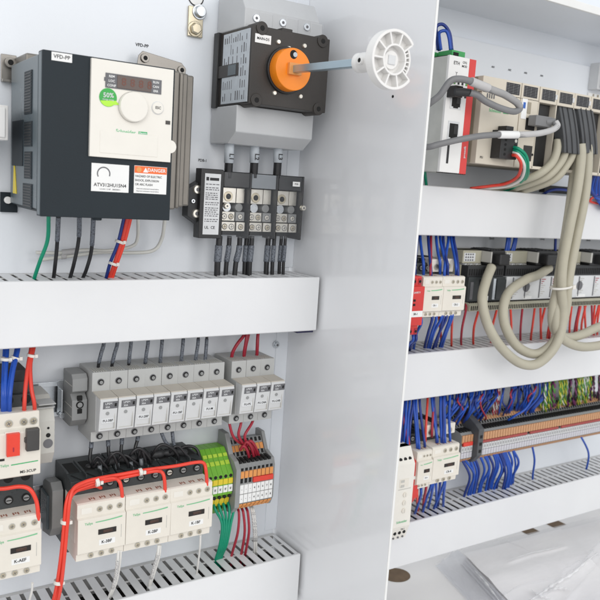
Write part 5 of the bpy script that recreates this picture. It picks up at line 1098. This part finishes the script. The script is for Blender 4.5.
# long terminal strip
ZS = .80; ZO = -11.5
def long_terminal(x0):
    m = MB(); tier_terminal(m, x0, 5.1, ZO, ZS, body='mid_grey')
    m.box(x0 + 1.7, x0 + 3.2, 51.5, 51.9, -283 + ZO - 46 * ZS, -283 + ZO - 41.5 * ZS, 'mid_grey')
    return m
PX0 = 716.0
first = None
for k in range(66):
    x0 = PX0 + 5.2 * k
    if 4 <= k < 6: continue      # the end bracket stands here
    if first is None:
        first = single('terminal_block', long_terminal(x0), 'grey terminal with orange levers left of the clip on the long strip', 'terminal block', (x0 + 2.55, 0, -356), 'long strip of orange levered terminals', 0)
        X_first = x0; continue
    c = first.copy(); COL.objects.link(c); c.location.x = first.location.x + (x0 - X_first) * .001
    c['label'] = first['label'] if k < 4 else 'grey terminal with orange levers and white tags in the long right strip'
t = Thing('end_bracket', 'dark grey end bracket standing up in the long terminal strip', 'end bracket', (PX0 + 26, 0, -352))
m = MB(); m.prism([(6, -282), (24, -280), (40, -290), (52, -296), (60, -302), (60, -338), (50, -350), (6, -352)], PX0 + 5.2 * 4 + .3, PX0 + 5.2 * 6 - .3, 'plug_grey'); b = t.part('body', m, bevel=1.0)
m = MB()
for z in (-312, -322, -332): m.box(PX0 + 24, PX0 + 28, 58, 60.5, z - 2, z + 2, 'hole')
t.part('screw_hole', m, b, 0)
zb = -283 + ZO
m = MB()
for a_, b_ in ((33, 128), (134, 196), (203, 342)): m.box(PX0 + a_, PX0 + b_, 49.5, 52.4, zb - 37.6 * ZS, zb - 33.6 * ZS, 'jumper_red')
single('jumper_bar', m, 'long dark red jumper bar along the orange terminal strip', 'jumper bar', (PX0 + 150, 50, zb - 35), None, .3)
m = MB().box(PX0 + 2, PX0 + 19, 49.5, 53.2, zb - 38 * ZS, zb - 31.6 * ZS, 'wire_red')
single('jumper_bar', m, 'short red jumper bar left of the end bracket', 'jumper bar', (PX0 + 10, 50, zb - 35), None, .3)
# blue wires from the duct above
for k, (xa, xb, yb, d) in enumerate(((403, 401, 446, 66), (406, 404, 444, 66), (409, 407.5, 446, 70), (412, 409, 446, 66), (413.5, 417, 446, 76), (416, 419, 447, 78), (420, 424.5, 445, 76), (431.5, 437, 440, 74), (440, 441.5, 441, 76), (442.5, 443, 441, 78), (444, 445, 441, 78), (449, 450, 440, 76), (434, 436.5, 442, 74))):
    ya = 402.5 - (xa - 400) * .15
    wire('blue wire dropping from the loop duct to the third row relays', ((xa, ya - 8, 40), (xa + rnd.uniform(-.5, 1), ya + 2, 52), ((xa + xb) / 2 + rnd.uniform(-.6, .6), (ya + yb) / 2, 64), (xb, yb - 3, d), (xb + .3, yb + 5, d - 4)), 1.75, 'wire_blue' if k % 3 else 'wire_navy', 'blue wires above the third row relays')
for k, (xa, xb, yb) in enumerate(((401, 407, 440), (427.5, 425.5, 436), (434, 432, 432), (404, 409, 446))):
    ya = 402.5 - (xa - 400) * .15
    wire('%s red wire from the left above the third row relays' % ORD[(0, 2, 3, 1)[k]], ((xa, ya - 8, 40), (xa, ya + 3, 50), ((xa + xb) / 2, (ya + yb) / 2, 62), (xb, yb, 68), (xb, yb + 5, 64)), 1.5, 'wire_red' if k % 2 else 'wire_dark_red', 'red wires above the third row relays')
for k in range(13):
    xa = 455 + k * 3.4 + rnd.uniform(-1, 1); xb = xa - rnd.uniform(8, 22); ya = 402.5 - (xa - 400) * .15
    yb = 424 - (xb - 440) * .22 + rnd.uniform(-2, 3)
    wire('blue wire sweeping from the loop duct onto the upper terminal levels', ((xa, ya - 8, 36), (xa + 1, ya + 2, 46), (xa - 1.5, ya + 10, 50), ((xa + xb) / 2, (ya + yb) / 2 + 5, 46), (xb, yb, 36), (xb - 1.5, yb + 3, 27)), 1.7, 'wire_blue' if k % 3 else 'wire_navy', 'blue wires onto the terminal strip')
for k in range(12):
    xa = 511 + k * 2.6 + rnd.uniform(-.7, .7) + (0 if k < 8 else 8); xb = xa - rnd.uniform(1, 6) - (0 if k < 8 else 9); ya = 402.5 - (xa - 400) * .15
    yb = 408 - (xb - 510) * .21 + (0 if k < 8 else 5) + rnd.uniform(-1.5, 1.5)
    wire('blue wire in the bunch right of the twisted red and white pair', ((xa, ya - 8, 34), (xa, ya + 2, 44), (xa - 1, (ya + yb) / 2, 44), (xb, yb, 34), (xb - .8, yb + 4, 27)), 1.7, 'wire_blue' if k % 3 else 'wire_navy', 'blue wires onto the terminal strip')
for k in range(22):
    xa = 446 + k * 4.3 + rnd.uniform(-2, 2); xb = xa + rnd.uniform(-14, 5); ya = 402.5 - (xa - 400) * .15; yb = 421 - (xb - 440) * .21 + rnd.uniform(-4, 6)
    mt = ('wire_blue', 'wire_navy', 'wire_blue', 'wire_dark_red', 'wire_navy', 'wire_black')[k % 6]
    wire('thin %s wire tangled above the upper terminal levels' % {'wire_blue': 'blue', 'wire_navy': 'dark blue', 'wire_dark_red': 'dark red', 'wire_black': 'black'}[mt], ((xa, ya - 8, 30), (xa + rnd.uniform(-1, 2), ya + 2, 42), (xa + rnd.uniform(-4, 4), ya + 8, 54), ((xa + xb) / 2 + rnd.uniform(-4, 4), (ya + yb) / 2 + 4, 50), (xb, yb, 36), (xb - 1, yb + 3, 26)), 1.2, mt, 'thin tangled %s wires above the strip' % {'wire_blue': 'blue', 'wire_navy': 'dark blue', 'wire_dark_red': 'dark red', 'wire_black': 'black'}[mt])
wire('blue wire slanting across the orange levers behind the bunch', ((537, 374, 36), (535, 392, 50), (526, 408, 54), (516, 415, 50), (508, 420, 40)), 1.7, 'wire_blue')
def twisted(label, px0, px1, py0, py1, d, c1, c2, group):
    a = Vector(at(px0, py0, d - 4)); mid = Vector(at((px0 + px1) / 2 + rnd.uniform(-2.2, 2.8), (py0 + py1) / 2, d + rnd.uniform(2, 12))); e = Vector(at(px1, py1, d - 8))
    path = spline([a, mid, e], 22); base = tuple(e); m = MB()
    for ph, mt in ((0, c1), (PI, c2)):
        pts = []
        for i, p in enumerate(path):
            q = ph + i * .5; t = (path[min(i + 1, len(path) - 1)] - path[max(i - 1, 0)]).normalized(); u = t.orthogonal().normalized(); w = t.cross(u)
            pts.append(p + (u * math.cos(q) + w * math.sin(q)) * .92)
        m.tube(pts, .9, mt, 6)
    tag(m.build('twisted_pair', None, base, 0), label, 'twisted pair', group)
for k in range(4): twisted('twisted red and white signal pair above the terminal strip', 494.5 + 2.4 * k, 492.5 + 2.2 * k, 380, 415 - k, 40, 'wire_dark_red', 'wire_white', 'red and white twisted pairs')
for k in range(3): twisted('twisted red and white pair reaching further left over the levers', 487 + 2.6 * k, 479 + 3 * k, 383, 404, 34, 'wire_red', 'wire_white', 'red and white twisted pairs')
for (xa, xb, n_, c1, c2, lb) in ((541, 549, 5, 'wire_yellow', 'wire_leaf', 'twisted yellow and green pair, first cluster right of the blue bunch'), (549.5, 556, 5, 'wire_purple', 'wire_leaf', 'twisted purple pair beside the first yellow and green cluster'), (557, 567.5, 7, 'wire_yellow', 'wire_leaf', 'twisted yellow and green pair in the widest cluster'), (568, 574.5, 5, 'wire_purple', 'wire_black', 'twisted purple pair right of the widest yellow and green cluster'), (575.5, 590, 8, 'wire_yellow', 'wire_leaf', 'twisted yellow and green pair in the cluster near the right edge'), (590.5, 600, 5, 'wire_purple', 'wire_black', 'twisted purple pair cut by the right photo edge'), (600, 606, 4, 'wire_yellow', 'wire_leaf', 'twisted yellow and green pair past the right photo edge')):
    n_ = int(n_ * 1.5)
    for k in range(n_):
        xx = xa + (xb - xa) * (k + .5) / n_ + rnd.uniform(-.8, .8); y1 = 412 - (xx - 540) * .21 + rnd.uniform(-4, 1)
        if c1 == 'wire_yellow' and k % 3 == 1: a1, a2 = 'wire_white', 'wire_leaf'
        else: a1, a2 = c1, c2
        twisted(lb, xx + 1, xx + rnd.uniform(-3, 2.5), 402.5 - (xx - 400) * .15 - 8, y1, 40, a1, a2, 'coloured twisted pairs above the strip')
# blue wires below the terminal strip
LOW = [(462, 459, 463.5, 498), (465, 459, 468, 494), (469, 457, 470.5, 492), (472, 457, 473.5, 490), (474, 456, 475, 489), (480, 455, 479, 488), (484, 454, 481, 487), (486, 454, 486, 486), (488, 453, 488.5, 485), (493, 452, 490.5, 483), (495, 452, 492, 484), (496.5, 452, 494, 489), (499, 451, 500.5, 497), (502, 450, 503, 496), (503.5, 450, 505, 493), (505, 450, 506.5, 494), (501, 451, 497, 485), (508, 450, 508, 478), (513, 449, 511.5, 480)]
for k, (xa, ya, xb, yb) in enumerate(LOW):
    bow = rnd.uniform(3, 6.5)
    wire('blue wire bowing from under the terminal strip into the lower duct', ((xa - 3, ya - 4, 36), (xa, ya + 1, 46), (max(xa, xb) + bow, (ya + yb) / 2 - 2, 44), (xb + 1.2, yb - 4, 32), (xb - .6, yb + 5, 28)), 1.75, 'wire_blue' if k % 4 else 'wire_navy', 'blue wires below the terminal strip')
for k, (xa, ya, xb, yb) in enumerate(((512.5, 448.5, 513.5, 479), (532, 444.5, 533, 475), (579.5, 433, 586, 473))):
    wire(('single blue wire just right of the dense bunch under the strip', 'lone blue wire in the middle under the terminal strip', 'lone blue wire bowing at the right under the terminal strip')[k], ((xa - 2, ya - 3, 38), (xa, ya + 1, 46), (max(xa, xb) + (2, 1.5, 2.5)[k], (ya + yb) / 2, 42), (xb, yb - 2, 32), (xb - .4, yb + 4, 28)), 1.5, 'wire_blue')
for k, (xa, ya, xb, yb, mt) in enumerate(((421, 492, 414, 516, 'wire_blue'), (426, 487, 423, 511, 'wire_dark_red'), (431, 484, 422, 515, 'wire_blue'), (433, 484, 428, 508, 'wire_blue'), (436, 483, 436, 508, 'wire_blue'), (444, 481, 433, 511, 'wire_blue'), (445, 481, 443, 508, 'wire_blue'), (440, 482, 438, 506, 'wire_navy'), (417, 494, 418, 510, 'wire_red'))):
    wire('blue wire falling from the third row contactors into the lower duct' if 'red' not in mt else ('dark red wire' if k == 1 else 'red wire') + ' among the blue ones below the third row contactors', ((xa, ya - 5, 78), (xa, ya + 2, 80), ((xa + xb) / 2 + rnd.uniform(-.6, 1), (ya + yb) / 2, 64), (xb, yb, 38), (xb - .6, yb + 6, 34)), 1.7, mt, 'blue wires below the third row contactors' if 'red' not in mt else None)

# ================================================================== CABINET FLOOR: HOLES AND PLANS
def floor_disc(label, px, py, rx, ry, square=False):
    c = floor_at(px, py, FLOOR + .6); n = 32; m = MB()
    if square: p = [(c[0] - rx, c[1] - ry), (c[0] + rx, c[1] - ry), (c[0] + rx, c[1] + ry), (c[0] - rx, c[1] + ry)]
    else: p = [(c[0] + rx * math.cos(2 * PI * i / n), c[1] + ry * math.sin(2 * PI * i / n)) for i in range(n)]
    m.prism(p, FLOOR + .2, FLOOR + .7, 'hole_brown', 'z')
    q = [(c[0] + (a - c[0]) * 1.07, c[1] + (b - c[1]) * 1.07) for a, b in p]
    if not square: m.prism(q, FLOOR + .1, FLOOR + .45, 'edge_white', 'z')
    single('cable_opening', m, label, 'cable opening', (c[0], c[1], FLOOR), None, 0)
floor_disc('round brown cable opening in the floor beside the partition', 396, 575, 21, 19)
floor_disc('brown cable opening in the floor behind the plans, right one', 556, 524, 15, 9, True)
floor_disc('brown cable opening in the floor behind the plans, left one', 530, 531, 14, 8, True)
def plans():
    c = [Vector(floor_at(*p, FLOOR + 16)) for p in ((459, 553.5), (612, 515.5), (720, 620), (545, 645))]
    t = Thing('plan_packet', 'folded white plans in a crumpled clear plastic sleeve on the cabinet floor', 'plans', (c[0].x, c[0].y, FLOOR))
    from mathutils import noise
    def P(u, v): return c[0] * (1 - u) * (1 - v) + c[1] * u * (1 - v) + c[2] * u * v + c[3] * (1 - u) * v
    def sheet(mb, u0, u1, v0, v1, hf, mt, N=30):
        vs = []
        for i in range(N + 1):
            for j in range(N + 1):
                u = u0 + (u1 - u0) * i / N; v = v0 + (v1 - v0) * j / N; p = P(u, v)
                vs.append((p.x, p.y, FLOOR + hf(u, v)))
        mb.add(vs, [(i * (N + 1) + j, i * (N + 1) + j + 1, (i + 1) * (N + 1) + j + 1, (i + 1) * (N + 1) + j) for i in range(N) for j in range(N)], mt, True)
    nz = lambda u, v, f, s: noise.noise(Vector((u * f, v * f, s)))
    for k in range(4):
        z = 3 + 4.2 * k; o = .006 * k
        m = MB(); sheet(m, .005 + o, 1 - o, .004 + o * .7, 1, lambda u, v: z + nz(u, v, 2.2, k) * 1.0, 'paper'); t.part('folded_paper', m, bevel=0)
    m = MB(); sheet(m, .018, .62, .02, 1, lambda u, v: 17.6 + nz(u, v, 2.6, 9) * 1.4 + 2.5 * max(0, 1 - abs(v - .35) * 9) , 'paper'); t.part('folded_paper', m, bevel=0)
    def film(u, v):
        edge = min((u + .10) / .08, (v + .05) / .05, 1.0)
        h = 2.5 + 19 * max(0, min(1, edge)) ** .7
        h += 5 * math.exp(-((u + .055 + .02 * math.sin(v * 9)) / .012) ** 2) + 6 * math.exp(-((u + .015 + .012 * math.sin(v * 14 + 1)) / .010) ** 2)
        h += 13 * math.exp(-((v - .78 + .62 * u + .02 * math.sin(u * 21)) / .022) ** 2) + 8 * math.exp(-((v - .60 + .25 * u + .03 * math.sin(u * 13)) / .016) ** 2) + 6 * math.exp(-((v - .93 + .75 * u) / .015) ** 2)
        h += 7 * math.exp(-((u - .22 - .5 * v) / .012) ** 2) * max(0, nz(u, v, 5, 2) + .3)
        r = abs(nz(u * 1.2 + v * .8, v * 1.1 - u * .5, 2.6, 4)); h += 2.2 * (1 - min(1, r * 7)) * max(0, min(1, 2.2 * v))
        return max(2, h + nz(u, v, 3.2, 3) * 2.0)
    m = MB(); sheet(m, -.10, 1.04, -.05, 1.02, film, 'clear_bag', 110); t.part('plastic_sleeve', m, bevel=0)
    def lit_crease(pts, w0):
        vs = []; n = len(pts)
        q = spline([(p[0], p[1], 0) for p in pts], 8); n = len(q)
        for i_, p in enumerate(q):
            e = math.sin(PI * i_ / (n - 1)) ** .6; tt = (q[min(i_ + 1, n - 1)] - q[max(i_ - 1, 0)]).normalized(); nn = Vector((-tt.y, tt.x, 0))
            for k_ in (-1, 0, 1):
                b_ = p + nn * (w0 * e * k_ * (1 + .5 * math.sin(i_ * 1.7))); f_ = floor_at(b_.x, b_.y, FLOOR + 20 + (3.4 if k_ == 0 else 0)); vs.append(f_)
        return MB().add(vs, [(3 * i_ + k_, 3 * i_ + k_ + 1, 3 * i_ + k_ + 4, 3 * i_ + k_ + 3) for i_ in range(n - 1) for k_ in (0, 1)], 'crease_highlight', True)
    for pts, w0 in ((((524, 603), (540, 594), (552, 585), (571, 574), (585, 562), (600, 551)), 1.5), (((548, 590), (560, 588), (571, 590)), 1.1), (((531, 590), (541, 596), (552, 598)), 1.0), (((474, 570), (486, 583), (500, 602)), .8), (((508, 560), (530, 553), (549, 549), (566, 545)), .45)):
        t.part('crease_highlight', lit_crease(pts, w0), bevel=0)  # hazy white strips paint the bright highlights along the film's folds
    m = MB(); sheet(m, -.115, .004, -.03, 1.02, lambda u, v: 2 + 17 * max(0, (u + .115) / .119) ** 1.3 + 4.5 * math.exp(-((u + .035 + .03 * v + .008 * math.sin(v * 17)) / .011) ** 2) + 3.5 * math.exp(-((u + .08 - .02 * v + .006 * math.sin(v * 23)) / .009) ** 2), 'film_edge', 60); t.part('sleeve_edge', m, bevel=0)
plans()

# ================================================================== LIGHT AND CAMERA
w = bpy.data.worlds.new('World'); scene.world = w; w.use_nodes = True
nt = w.node_tree; bg = nt.nodes['Background']
tc = nt.nodes.new('ShaderNodeTexCoord'); sp = nt.nodes.new('ShaderNodeSeparateXYZ'); rp = nt.nodes.new('ShaderNodeValToRGB')
nt.links.new(tc.outputs['Generated'], sp.inputs[0]); mr = nt.nodes.new('ShaderNodeMapRange'); mr.inputs['From Min'].default_value = -1
nt.links.new(sp.outputs['Z'], mr.inputs['Value']); nt.links.new(mr.outputs['Result'], rp.inputs['Fac'])
e = rp.color_ramp.elements; e[0].position = 0.30; e[0].color = (0.66, 0.66, 0.67, 1); e[1].position = 0.75; e[1].color = (0.94, 0.98, 1.0, 1)
nt.links.new(rp.outputs['Color'], bg.inputs['Color']); bg.inputs['Strength'].default_value = 0.96
def area(name, loc, target, size, power, col, sy=None):
    L = bpy.data.lights.new(name, 'AREA'); L.energy = power; L.color = col; L.size = size
    if sy: L.shape = 'RECTANGLE'; L.size_y = sy
    o = bpy.data.objects.new(name, L); COL.objects.link(o); o.location = loc
    o.rotation_euler = (Vector(target) - Vector(loc)).to_track_quat('-Z', 'Y').to_euler()
area('workshop_light', (-0.75, -2.1, 1.45), (0.45, 0, 0.45), 1.5, 20, (1.0, 0.97, 0.94))
area('fill_light', (1.1, -2.3, 1.0), (0.8, 0, 0.45), 1.0, 9.5, (1.0, 0.96, 0.93))  # added fill lamp to brighten the cabinet; no window stands there
cam = bpy.data.cameras.new('camera'); co = bpy.data.objects.new('camera', cam); COL.objects.link(co); scene.camera = co
R = Vector((AX[0], AY[0], -AN[0])); U = -Vector((AX[1], AY[1], -AN[1])); B = -Vector((AX[2], AY[2], -AN[2]))
mw = Matrix(((R[0], U[0], B[0], 0), (R[1], U[1], B[1], -EYE_D * .001), (R[2], U[2], B[2], ZB * .001), (0, 0, 0, 1)))
co.matrix_world = mw
cam.sensor_width = 36; cam.sensor_fit = 'HORIZONTAL'; cam.lens = 36 * FPX / 600; cam.clip_start = 0.01; cam.clip_end = 50
cam.dof.use_dof = True; cam.dof.focus_distance = 0.74; cam.dof.aperture_fstop = 13
scene.view_settings.view_transform = 'Standard'; scene.view_settings.look = 'None'; scene.view_settings.exposure = 0; scene.view_settings.gamma = 1
scene.cycles.use_denoising = True
scene.cycles.max_bounces = 8; scene.cycles.transparent_max_bounces = 12
